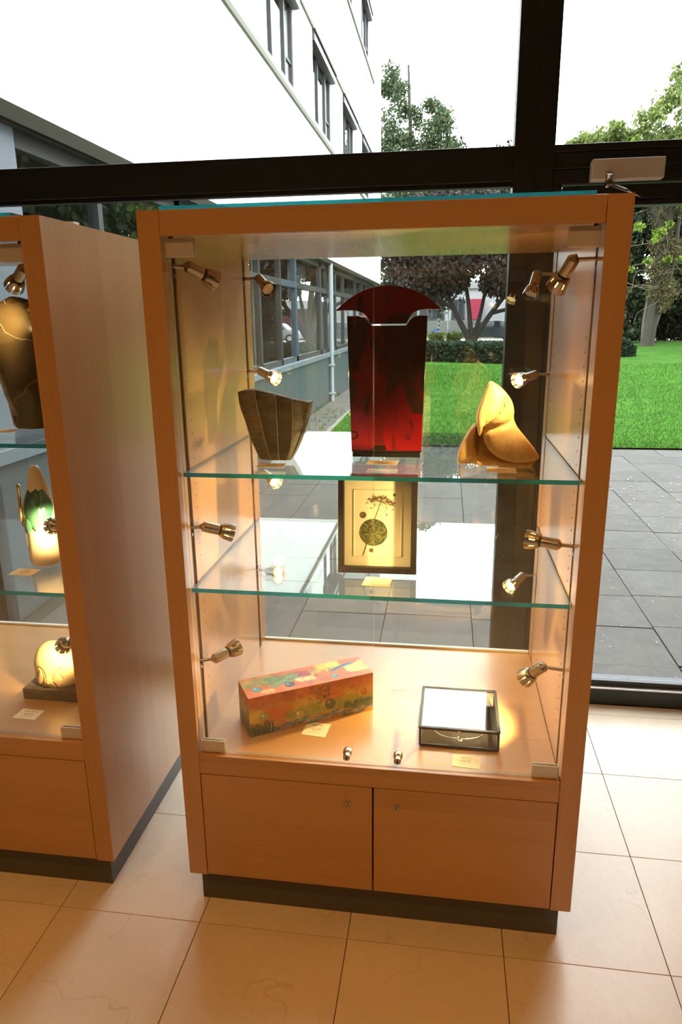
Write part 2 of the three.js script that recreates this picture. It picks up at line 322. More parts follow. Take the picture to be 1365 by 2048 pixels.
// ---------------------------------------------------------------- spot lamps on the tracks
const lampGeo = (() => {
  const L = (pts, seg = 24, a = 0, b = Math.PI * 2) => new THREE.LatheGeometry(pts.map((q) => V2(...q)), seg, a, b);
  const body = L([[0.0005, -0.003], [0.0135, 0.0085], [0.0145, 0.011], [0.0145, 0.050], [0.0125, 0.053], [0, 0.053]]);
  const neck = L([[0.0125, 0.0525], [0.0145, 0.054], [0.0145, 0.0565], [0.0125, 0.058], [0, 0.058]]);
  const parts = [L([[0.0135, 0.056], [0.0172, 0.0565], [0.0205, 0.0645], [0.0195, 0.0645], [0.0165, 0.0580], [0.0135, 0.0575]])], n = 8;
  for (let k = 0; k < n; k++) {
    const a = (k + 0.09) * 2 * Math.PI / n, w = 2 * Math.PI / n * 0.82;
    parts.push(L([[0.0205, 0.0645], [0.0226, 0.0715], [0.0240, 0.080], [0.0252, 0.0905], [0.0243, 0.0905], [0.0231, 0.080], [0.0217, 0.0715], [0.0195, 0.0645]], 4, a, w));
  }
  const cone = L([[0.006, 0.060], [0.0135, 0.066], [0.0175, 0.074], [0.0185, 0.0795]]);
  const lens = L([[0.0001, 0.0815], [0.010, 0.0812], [0.0185, 0.0795]]);
  return { body, neck, shade: join(parts), cone, lens };
})();
function lamp(side, cz, T, d, lit, label, power = 1) {              // T: tail of the body, d: where it points
  const right = side > 0, D = V3(...d).normalize(), q = new THREE.Quaternion().setFromUnitVectors(V3(0, 1, 0), D), base = V3(side, T[1] + D.y * 0.012, cz);
  const t = thing('spotlight', label, 'spotlight', base.toArray());
  const put = (name, g, m, parent = t) => { const o = mk(name, g, m, parent); if (parent === t) { o.position.set(T[0] - base.x, T[1] - base.y, T[2] - base.z); o.quaternion.copy(q); } return o; };
  const e = [T[0] + D.x * 0.012 - base.x, 0, T[2] + D.z * 0.012 - base.z];
  mk('arm', [rod([0, 0, 0], e, 0.0048), rod([0, -0.001, 0], [right ? -0.006 : 0.006, -0.001, 0], 0.0075), box(-0.004, -0.024, -0.004, 0.004, -0.016, 0.004, 0.001)], M.steel, t);
  put('body', lampGeo.body, M.steel); put('neck', lampGeo.neck, M.ring); put('shade', lampGeo.shade, M.steel);
  const b = put('bulb', lampGeo.lens, lit ? M.lensOn : M.lensOff);
  put('reflector', lampGeo.cone, lit ? M.bulbCone : M.lensOff, b);
  if (lit) {
    const s = new THREE.SpotLight(rgb(...SPOT_WARM), SPOT_POWER * power, 0, 0.56, 0.7, 2), at = V3(...T).addScaledVector(D, 0.0845).sub(base);
    s.name = 'beam'; s.position.copy(at); s.target.position.copy(at).addScaledVector(D, 0.5); s.castShadow = true; s.shadow.radius = 0.6; t.add(s, s.target);
  }
  return t;
}
const SL = 0.0495, SR = CI1 + 0.0045, ZF = -0.0735, ZR = -0.683;
lamp(SL, ZF, [0.075, 1.808, -0.082], [0.66, -0.40, -0.62], false, 'unlit spotlight under the upper left hinge of the middle cabinet');
lamp(SL, ZF, [0.073, 1.153, -0.080], [0.84, -0.32, -0.44], true, 'spotlight on the left front track level with the framed print', 1.5);
lamp(SL, ZF, [0.080, 0.761, -0.080], [0.62, 0.12, -0.77], false, 'unlit spotlight on the left above the painted box');
lamp(SL, ZR, [0.099, 1.811, -0.675], [0.596, -0.50, 0.62], false, 'unlit spotlight at the back left under the cabinet top');
lamp(SL, ZR, [0.090, 1.517, -0.675], [0.80, -0.27, 0.53], true, 'lit spotlight at the back left above the grey fan-shaped stone', 0.4);
lamp(SL, ZR, [0.091, 1.172, -0.675], [0.69, -0.24, 0.68], true, 'lit spotlight at the back left just below the upper shelf');
lamp(SL, ZR, [0.110, 0.818, -0.675], [0.47, 0.60, 0.64], true, 'lit spotlight at the back left seen through the lower shelf', 1.4);
lamp(SR, ZF, [0.987, 1.808, -0.080], [-0.36, -0.76, -0.54], true, 'lit spotlight under the upper right hinge plate', 1.25);
lamp(SR, ZF, [1.004, 1.131, -0.080], [-0.93, 0.04, -0.36], true, 'lit spotlight on the right front track level with the framed print', 1.3);
lamp(SR, ZF, [0.984, 0.804, -0.080], [-0.498, -0.72, -0.484], true, 'lit spotlight on the right above the glass jewellery box', 2.2);
lamp(SR, ZR, [0.976, 1.811, -0.675], [-0.268, -0.84, 0.471], false, 'unlit spotlight at the back right behind the top lit one');
lamp(SR, ZR, [0.990, 1.504, -0.675], [-0.727, -0.18, 0.66], true, 'lit spotlight at the back right above the yellow stone', 0.4);
lamp(SR, ZR, [0.988, 0.835, -0.675], [-0.611, -0.25, 0.75], true, 'lit spotlight at the back right below the lower shelf', 1.6);
const S1 = C1X + CI1 + 0.0045;
lamp(S1, ZF + C1Z, [-0.346, 1.814, -0.095], [-0.709, -0.508, -0.489], true, 'lit spotlight above the dark stone torso at the left edge', 0.45);
lamp(S1, ZF + C1Z, [-0.345, 1.138, -0.093], [-0.60, -0.27, -0.75], true, 'spotlight seen from behind, shining on the ceramic figure with green leaves', 0.5);
lamp(S1, ZF + C1Z, [-0.355, 0.787, -0.093], [-0.57, -0.496, -0.655], true, 'spotlight seen from behind, above the yellow stone face', 0.32);

// ---------------------------------------------------------------- things on show
const SA = 1.3045, SB = 0.9905, DF = 0.509;
// white label cards with small print
const cardMats = [0, 1, 2, 3].map((k) => {
  const t = canvasTexture(256, 208, (g, w, h) => {
    g.fillStyle = '#f3e9d2'; g.fillRect(0, 0, w, h);
    const words = (y, x0, x1, size, ink) => { g.fillStyle = ink; for (let x = x0; x < x1;) { const n = 2 + Math.floor(rnd() * 7); for (let i = 0; i < n && x < x1; i++) { const tall = rnd() < 0.3 ? 1.35 : 1; g.fillRect(x, y - size * tall, size * 0.22, size * tall); g.fillRect(x, y - size * (0.2 + 0.8 * Math.round(rnd())), size * 0.6, size * 0.2); if (rnd() < 0.6) g.fillRect(x + size * 0.42, y - size, size * 0.2, size); x += size * 0.82; } x += size * 0.7; } };
    words(52, 50 + k * 14, 206 - k * 14, 13, '#3a2a1c'); words(92, 92 - k * 5, 164 + k * 5, 9, '#57432f'); words(110, 74, 182 - k * 4, 9, '#57432f'); words(128, 88, 172, 9, '#57432f'); words(164, 66, 190, 7, '#8a765c');
  });
  return std({ map: t, roughness: 0.8 });
});
const cardSide = std({ color: rgb(0.85, 0.78, 0.64), roughness: 0.8 });
function card(x, y, z, turn, k, label, w = 0.074, d = 0.062) {
  const m = mk('label_card', new THREE.BoxGeometry(w, 0.0008, d), [cardSide, cardSide, cardMats[k], cardSide, cardSide, cardSide]);
  m.position.set(x, y + 0.0005, z); m.rotation.y = turn;
  return tag(m, label, 'label card');
}
card(0.2557, SA, -0.151, 0.08, 0, 'small card in front of the grey fan-shaped stone', 0.073, 0.05);
card(0.545, SA, -0.213, -0.03, 1, 'small orange-lit card in front of the red glass panel', 0.082, 0.05);
card(0.8525, SA, -0.143, -0.06, 2, 'small yellow-lit card in front of the curved yellow stone', 0.073, 0.063);
card(0.5385, SB, -0.142, -0.09, 3, 'small yellow-lit card under the framed botanical print', 0.073, 0.068);
card(0.3565, DF, -0.1675, -0.10, 1, 'small card tucked against the painted wooden box', 0.072, 0.07);
card(0.791, DF, -0.065, -0.09, 2, 'small card in front of the black jewellery box', 0.075, 0.056);
card(-0.577, 1.371, -0.26, 0.1, 0, 'small card at the left edge before the dark torso', 0.075, 0.06);
card(-0.5305, 0.954, -0.197, -0.05, 3, 'small card lying before the ceramic figure', 0.075, 0.056);
card(-0.5425, DF, -0.137, -0.05, 0, 'small card in front of the stone face on its plinth', 0.075, 0.053);
{ const t = mk('paper_block', box(0, 0, 0, 0.028, 0.009, 0.03, 0.001), std({ color: rgb(0.8, 0.8, 0.76), roughness: 0.8 })); t.position.set(-0.286, 1.9205, -0.23); tag(t, 'little white block lying on top of the left cabinet', 'block'); }

// red glass panel in two pieces
{
  const t = thing('glass_sculpture', 'tall red and black glass panel with a domed cap on a black base', 'sculpture', [0.551, SA, -0.29]);
  const streak = texture(512, 896, (u, v) => {            // v = 0 at the foot
    const wob = fbm(u, v, 4, 3, 3, 5) - 0.5, a = fbm(u + wob * 0.2, v, 9, 3, 4, 21), b2 = fbm(u + wob * 0.3, v, 5, 4, 4, 33), drip = vn(u * 26 + wob * 3, v * 2, 26, 2, 47);
    const t0 = mix(0.66, 0.535, sstep(0.06, 0.50, v)) + 0.16 * sstep(0.80, 0.86, v), flame = fbm(u + wob * 0.35, v * 0.8 + 0.25 * a, 7, 4, 5, 61);
    let dark = sstep(t0 - 0.05, t0 + 0.04, 0.5 * flame + 0.3 * a + 0.2 * b2 + 0.02);
    const diag = Math.abs((u - 0.60) + (v - 0.60) * 0.62 + wob * 0.12) / (0.05 + 0.08 * b2); if (v > 0.24 && v < 0.78) dark = Math.max(dark, sstep(1, 0.6, diag));
    if (v < 0.42) dark = Math.max(dark, sstep(0.74, 0.80, drip) * 0.55 * sstep(0.30, 0.05, v));
    const x1 = (u - 0.222 - 0.10 * (v - 0.65)) / (0.034 + 0.02 * wob), band = Math.abs(x1) < 1 && v > 0.47 && v < 0.93 ? sstep(0.47, 0.52, v) * sstep(1, 0.75, Math.abs(x1)) : 0;
    const right = sstep(0.79, 0.815, u + wob * 0.06 - 0.05 * v + 0.03) * sstep(0.33, 0.40, v) * (1 - sstep(0.78, 0.82, v));
    const cr = [0.16, 0.085], ringd = Math.abs(Math.hypot((u - cr[0] - 0.02) * 1.0, (v - 0.105) * 1.6) - 0.035) < 0.006 + 0.01 * a ? 0.9 : 0;
    const foot = v < 0.012 + 0.03 * sstep(0.62, 0.72, vn(u * 9, 0.5, 9, 1, 71)) || (u < 0.12 && v < 0.10 * (1 - u * 4)) ? 1 : 0;
    const k = Math.max(band, right, ringd, foot), low = 1 - sstep(0.02, 0.36, v), r0 = mix(0.105, 0.34, low), red = [r0, r0 * 0.03, r0 * 0.04], blk = [0.028, 0.013, 0.009];
    const m = Math.max(dark * 0.93, k);
    return [mix(red[0], blk[0], m), mix(red[1], blk[1], m), mix(red[2], blk[2], m)];
  });
  const mat = phys({ map: streak, roughness: 0.13, clearcoat: 0.6, clearcoatRoughness: 0.05 });
  const uvFit = (g) => { const p = g.attributes.position, uv = new Float32Array(p.count * 2); for (let i = 0; i < p.count; i++) { uv[2 * i] = 0.5 + p.getX(i) / 0.29; uv[2 * i + 1] = (p.getY(i) - 0.014) / 0.444; } g.setAttribute('uv', new THREE.BufferAttribute(uv, 2)); return g; };
  const notch = [...smooth([[0.0805, 0.3795], [0.0660, 0.3735], [0.0560, 0.364], [0.0484, 0.3540]], 14), ...smooth([[-0.0463, 0.3540], [-0.053, 0.3645], [-0.063, 0.3745], [-0.078, 0.3800]], 14)];
  const body = [[-0.0985, 0.0145], [0.0945, 0.0145], [0.1000, 0.20], [0.1045, 0.3785], ...notch, [-0.1088, 0.3798], [-0.1065, 0.28]];
  mk('panel', uvFit(slab(body, 0.05, 0.0015)), mat, t);
  const under = [...smooth([[0.1432, 0.3935], [0.122, 0.3945], [0.0877, 0.3937], [0.0654, 0.3860], [0.0545, 0.3715], [0.0483, 0.3585]], 20), ...smooth([[-0.0463, 0.3585], [-0.0515, 0.3724], [-0.0653, 0.3865], [-0.0856, 0.3932], [-0.118, 0.3945], [-0.1405, 0.3935]], 20)];
  const dome = smooth([[-0.1405, 0.3935], [-0.1005, 0.4252], [-0.0560, 0.4470], [0.0, 0.4560], [0.0560, 0.4470], [0.1010, 0.4265], [0.1432, 0.3935]], 40).slice(1, -1);
  mk('cap', uvFit(slab([...dome, ...under], 0.05, 0.0015)), mat, t);
  const seam = [...notch, ...smooth([[-0.078, 0.38], [-0.108, 0.380]], 2).slice(1), [-0.112, 0.3935], ...under.slice().reverse().filter((q) => q[0] > -0.108 && q[0] < 0.104), [0.104, 0.3935], [0.1035, 0.3795]];
  mk('clear_seam', slab(seam, 0.042, 0.0005, -0.004), M.pane, t, 'clear bright glass layer between cap and panel');
  mk('base', box(-0.0965, 0.0003, -0.052, 0.092, 0.0135, 0.001, 0.001), std({ color: rgb(0.012, 0.012, 0.011), roughness: 0.35 }), t);
}
// grey fan-shaped stone
const stoneTex = texture(512, 512, (u, v) => {
  const c = fbm(u, v, 5, 9, 5, 3), s = fbm(u, v, 6, 30, 4, 17), sp = vn(u * 150, v * 150, 150, 150, 5), crack = Math.abs(fbm(u, v, 4, 14, 4, 29) - 0.5) < 0.012 ? 0.45 : 1;
  const t = (0.75 + 0.55 * (c - 0.5) + 0.45 * (s - 0.5) + 0.18 * (sp - 0.5)) * crack, w = sstep(0.5, 0.7, fbm(u, v, 4, 4, 3, 51));
  return [t * mix(0.20, 0.25, w), t * mix(0.185, 0.19, w), t * mix(0.15, 0.125, w)];
}, [0.2, 0.2]);
const stoneMat = std({ map: stoneTex, bumpMap: stoneTex, bumpScale: 0.0015, roughness: 0.62 });
{
  const t = thing('stone_fan', 'grey fan-shaped carved stone with four pleats on upper shelf', 'sculpture', [0.248, SA, -0.22]);
  const s0 = smooth([[-0.0412, 0.0003], [-0.0515, 0.0195], [-0.0683, 0.0595], [-0.0827, 0.1064], [-0.0955, 0.1457], [-0.0999, 0.1845]], 20);
  const s1 = smooth([[-0.0100, 0.0003], [-0.0177, 0.0274], [-0.0347, 0.1068], [-0.0480, 0.1790]], 16), s2 = smooth([[0.0130, 0.0003], [0.0122, 0.03], [0.0115, 0.0929], [0.0101, 0.1680]], 12), s3 = smooth([[0.0330, 0.0003], [0.0473, 0.0392], [0.0549, 0.1112], [0.0556, 0.158]], 12);
  const s4 = smooth([[0.0433, 0.0003], [0.0598, 0.0303], [0.0833, 0.09], [0.0953, 0.1327], [0.0989, 0.1564]], 20);
  const top = (a, b, drop) => [[mix(a[0], b[0], 0.5), mix(a[1], b[1], 0.5) + 0.001 - drop]];
  const leaf = (L, R, topL, topR, z0, z1) => {
    const pts = [...L, topL, topR, ...R.slice().reverse()], g = slab(pts, 0.05, 0.0012), p = g.attributes.position;
    const xs = (y) => { const f = (c) => { for (let i = 0; i + 1 < c.length; i++) if (c[i + 1][1] >= y) return mix(c[i][0], c[i + 1][0], Math.min(1, Math.max(0, (y - c[i][1]) / Math.max(1e-5, c[i + 1][1] - c[i][1])))); return c.at(-1)[0]; }; return [f(L), f(R)]; };
    for (let i = 0; i < p.count; i++) { const y = p.getY(i), [a, b] = xs(y), k = Math.min(1, Math.max(0, (p.getX(i) - a) / Math.max(0.004, b - a))), grow = 0.35 + 0.65 * Math.min(1, y / 0.15); p.setZ(i, p.getZ(i) * (0.7 + 0.3 * grow) + mix(z0, z1, k) * grow - 0.25 * Math.max(0, y) * Math.max(0, y)); }
    g.computeVertexNormals(); return metres(plain(g));
  };
  const geos = [leaf(s0, s1, [-0.085, 0.1885], [-0.050, 0.1905], -0.012, 0.012), leaf(s1, s2, [-0.044, 0.1765], [0.006, 0.1785], 0.001, 0.012), leaf(s2, s3, [0.018, 0.1620], [0.053, 0.1655], 0.001, 0.012), leaf(s3, s4, [0.062, 0.1605], [0.094, 0.1570], 0.002, -0.016)];
  const back = slab([...s0, [-0.0640, 0.1912], [-0.0457, 0.190], [0.0, 0.1800], [0.0540, 0.1655], ...s4.slice().reverse()], 0.03, 0.002, -0.012); geos.push(metres(plain(back)));
  mk('carved_pleats', geos, stoneMat, t);
}
// curved yellow stone
{
  const t = thing('stone_twist', 'smooth yellow sandstone carved in a twisted hood form', 'sculpture', [0.84, SA + 0.002, -0.22]);
  const tex = texture(256, 256, (u, v) => { const c = fbm(u, v, 6, 6, 5, 3), s = vn(u * 110, v * 110, 110, 110, 8), q = fbm(u, v, 14, 14, 3, 44), k = 0.94 + 0.22 * (c - 0.5) + 0.12 * (s - 0.5) - (q > 0.68 ? 0.07 : 0); return [0.62 * k, 0.42 * k * k, 0.165 * k * k * k]; }, [0.15, 0.15]);
  const hood = smooth([[-0.0118, 0.197], [0.0079, 0.1868], [0.027, 0.1702], [0.0389, 0.1516], [0.0435, 0.130], [0.0427, 0.114], [0.055, 0.0895], [0.0787, 0.0611], [0.0985, 0.0384], [0.108, 0.025], [0.0995, 0.0170], [0.0648, 0.0112], [0.0272, 0.0145], [-0.0034, 0.0275], [-0.0251, 0.0505], [-0.0330, 0.0760], [-0.0306, 0.0930], [-0.0400, 0.0720], [-0.0440, 0.0760], [-0.0470, 0.1020], [-0.0448, 0.1228], [-0.0314, 0.1587], [-0.0181, 0.1924]], 90, true);
  const rim = smooth([[-0.043, 0.0008], [-0.02, 0.0006], [0.0543, 0.0006], [0.090, 0.0022], [0.1054, 0.0153], [0.1075, 0.025], [0.06, 0.045], [0.0, 0.06], [-0.045, 0.085], [-0.055, 0.06], [-0.048, 0.02]], 60, true);
  const leaf = smooth([[-0.0935, 0.0008], [-0.0923, 0.0239], [-0.0816, 0.0475], [-0.0584, 0.0845], [-0.050, 0.092], [-0.0532, 0.0459], [-0.0380, 0.0008], [-0.06, 0.0004]], 50, true);
  const ridge = [[0.0255, 0.172], [0.0228, 0.158], [0.0173, 0.144], [0.0005, 0.124], [-0.0219, 0.1097], [-0.0306, 0.0943]], fold = [[0.0427, 0.1135], [0.022, 0.102], [0.0028, 0.0966], [-0.0280, 0.088]];
  const puff = (d, r, T) => d >= 0 ? 0 : T * Math.sqrt(1 - (1 - Math.min(1, -d / r)) ** 2);
  const fn = (x, y, z) => {
    let best = 9;
    const dh = polyDist(x, y, hood);
    if (dh < 0.012) {
      const [rd, , side] = lineDist(x, y, ridge), [fd] = lineDist(x, y, fold), near = sstep(0.19, 0.09, y);
      let f = 0.016 + 0.030 * near + puff(dh, 0.045, 0.022);
      f += (side > 0 ? 0.013 * Math.exp(-rd / 0.016) : -0.014 * Math.exp(-rd / 0.012) * sstep(0, 0.004, rd)) * sstep(-0.004, -0.016, dh);
      f -= 0.007 * Math.exp(-((fd / 0.008) ** 2)) * sstep(0, -0.02, dh);
      const bk = -0.045 - puff(dh, 0.03, 0.02);
      const zz = Math.max(z - f, bk - z);
      best = Math.min(best, dh > 0 ? Math.hypot(dh, Math.max(zz, 0)) : Math.max(zz * 0.7, dh));
    }
    const dr = polyDist(x, y, rim);
    { const f = mix(0.036, -0.012, sstep(0.006, 0.030, y)) , zz = Math.max(z - f, -0.06 - z); best = Math.min(best, Math.max(zz * 0.7, dr)); }
    const dl = polyDist(x, y, leaf);
    { const f = 0.008 + puff(dl, 0.02, 0.012) + 0.12 * (x + 0.06), zz = Math.max(z - f, -0.05 - z); best = Math.min(best, Math.max(zz * 0.7, dl)); }
    return best;
  };
  mk('carved_form', leanBack(field(fn, [0.007, 0.1, -0.005], 0.116, 96), 0.34), std({ map: tex, bumpMap: tex, bumpScale: 0.0006, roughness: 0.6 }), t);
}
function leanBack(g, k) { const p = g.attributes.position; for (let i = 0; i < p.count; i++) { p.setZ(i, p.getZ(i) - k * p.getY(i)); p.setXYZ(i, p.getX(i) * (1 + 0.045 * p.getY(i) / 0.2), p.getY(i) * 1.035, p.getZ(i)); } g.computeVertexNormals(); return g; }
// framed botanical print leaning on the lower shelf
{
  const t = thing('framed_print', 'black framed print of a seed head and green disc', 'picture frame', [0.532, SB + 0.0028, -0.2], 0.03);
  t.rotation.x = -0.09;
  const W = 0.218, H = 0.2765, b = 0.0165, D = 0.024;
  const frame = phys({ color: rgb(0.008, 0.006, 0.005), roughness: 0.5, specularIntensity: 0.6 });
  const m = (pts) => slab(pts, D, 0.001);
  mk('frame_bar', m([[-W / 2, 0], [W / 2, 0], [W / 2 - b, b], [-W / 2 + b, b]]), frame, t);
  mk('frame_bar', m([[-W / 2, H], [-W / 2 + b, H - b], [W / 2 - b, H - b], [W / 2, H]]), frame, t);
  mk('frame_bar', m([[-W / 2, 0], [-W / 2 + b, b], [-W / 2 + b, H - b], [-W / 2, H]]), frame, t);
  mk('frame_bar', m([[W / 2, 0], [W / 2, H], [W / 2 - b, H - b], [W / 2 - b, b]]), frame, t);
  const tex = canvasTexture(768, 1024, (g, w, h) => {
    g.fillStyle = '#efe3c8'; g.fillRect(0, 0, w, h);
    const X = (x) => (x - 235) / 930 * w, Y = (y) => (y - 195) / 1240 * h;      // as measured on the photograph's crop
    g.strokeStyle = '#d9c7a2'; g.lineWidth = 3; g.strokeRect(X(352), Y(330), X(1040) - X(352), Y(1300) - Y(330));
    const disc = (x, y, r, c) => { g.fillStyle = c; g.beginPath(); g.arc(X(x), Y(y), r * w / 930, 0, 7); g.fill(); };
    disc(640, 945, 190, '#4c5526');
    for (let i = 0; i < 900; i++) { const a = rnd() * 6.28, r = 184 * Math.sqrt(rnd()); disc(640 + r * Math.cos(a), 945 + r * Math.sin(a), rr(3, 15), ['#3b3f22', '#6d7034', '#59622c', '#33351f', '#7c7a3c'][i % 5]); }
    g.strokeStyle = '#2f3020'; g.lineWidth = 4; g.beginPath(); g.arc(X(640), Y(945), 190 * w / 930, 0, 7); g.stroke();
    for (const [x, y, r] of [[495, 700, 46], [920, 410, 19], [615, 1200, 31]]) { disc(x, y, r, '#5f4a2b'); disc(x - r * 0.2, y - r * 0.2, r * 0.6, '#77603a'); }
    g.strokeStyle = '#5a4526'; g.lineCap = 'round';
    g.lineWidth = 13; g.beginPath(); g.moveTo(X(495), Y(1285)); g.lineTo(X(660), Y(745)); g.stroke(); g.lineWidth = 9; g.beginPath(); g.moveTo(X(660), Y(745)); g.lineTo(X(740), Y(510)); g.stroke();
    for (let i = 0; i < 64; i++) {
      const a = Math.PI * (0.04 + 0.92 * i / 63), rx = 205 * rr(0.5, 1), x = 750 + rx * Math.cos(a), y = 545 - 125 * rr(0.55, 1) * Math.sin(a) + 0.18 * (x - 750);
      g.lineWidth = 2; g.beginPath(); g.moveTo(X(740), Y(510)); g.quadraticCurveTo(X((740 + x) / 2), Y(y + 10), X(x), Y(y)); g.stroke();
      for (let j = 0; j < 7; j++) disc(x + rr(-17, 17), y + rr(-14, 14), rr(3, 7), j % 2 ? '#4d3a22' : '#6e5430');
    }
    for (const [x, y] of [[600, 605], [655, 555], [820, 695], [905, 610], [815, 590], [550, 530]]) { g.lineWidth = 2; g.beginPath(); g.moveTo(X(745), Y(540)); g.lineTo(X(x), Y(y)); g.stroke(); for (let j = 0; j < 8; j++) disc(x + rr(-14, 14), y + rr(-14, 14), rr(3, 6), '#5a4526'); }
  });
  const back = new THREE.BoxGeometry(W - 2 * b + 0.004, H - 2 * b + 0.004, 0.004); back.translate(0, H / 2, -0.0215);
  const cream = std({ color: rgb(0.8, 0.74, 0.6), roughness: 0.9 });
  const pr = mk('print', back, [cream, cream, cream, cream, std({ map: tex, roughness: 0.9 }), cream], t);
  const ma = W / 2 - b - 0.026, mb = H / 2 - b - 0.028, mount = new THREE.Shape([V2(-ma - 0.001, -mb), V2(ma, -mb), V2(ma, mb), V2(-ma - 0.001, mb)]), hole = new THREE.Path([V2(-ma + 0.0006, -mb + 0.0016), V2(-ma + 0.0006, mb - 0.0016), V2(ma - 0.0016, mb - 0.0016), V2(ma - 0.0016, -mb + 0.0016)]);
  mount.holes.push(hole); const mg = new THREE.ExtrudeGeometry(mount, { depth: 0.0012, bevelEnabled: false }); mg.translate(0, H / 2, -0.0195); mk('plate_mark', mg, cream, pr);
  mk('front_pane', box(-W / 2 + b - 0.002, b - 0.002, -0.005, W / 2 - b + 0.002, H - b + 0.002, -0.003, 0), M.pane, t);
  mk('strut', slab([[-0.02, 0.004], [0.02, 0.004], [0.012, 0.17], [-0.012, 0.17]], 0.003, 0.0005, -0.025), frame, t).rotation.x = 0.0;
}
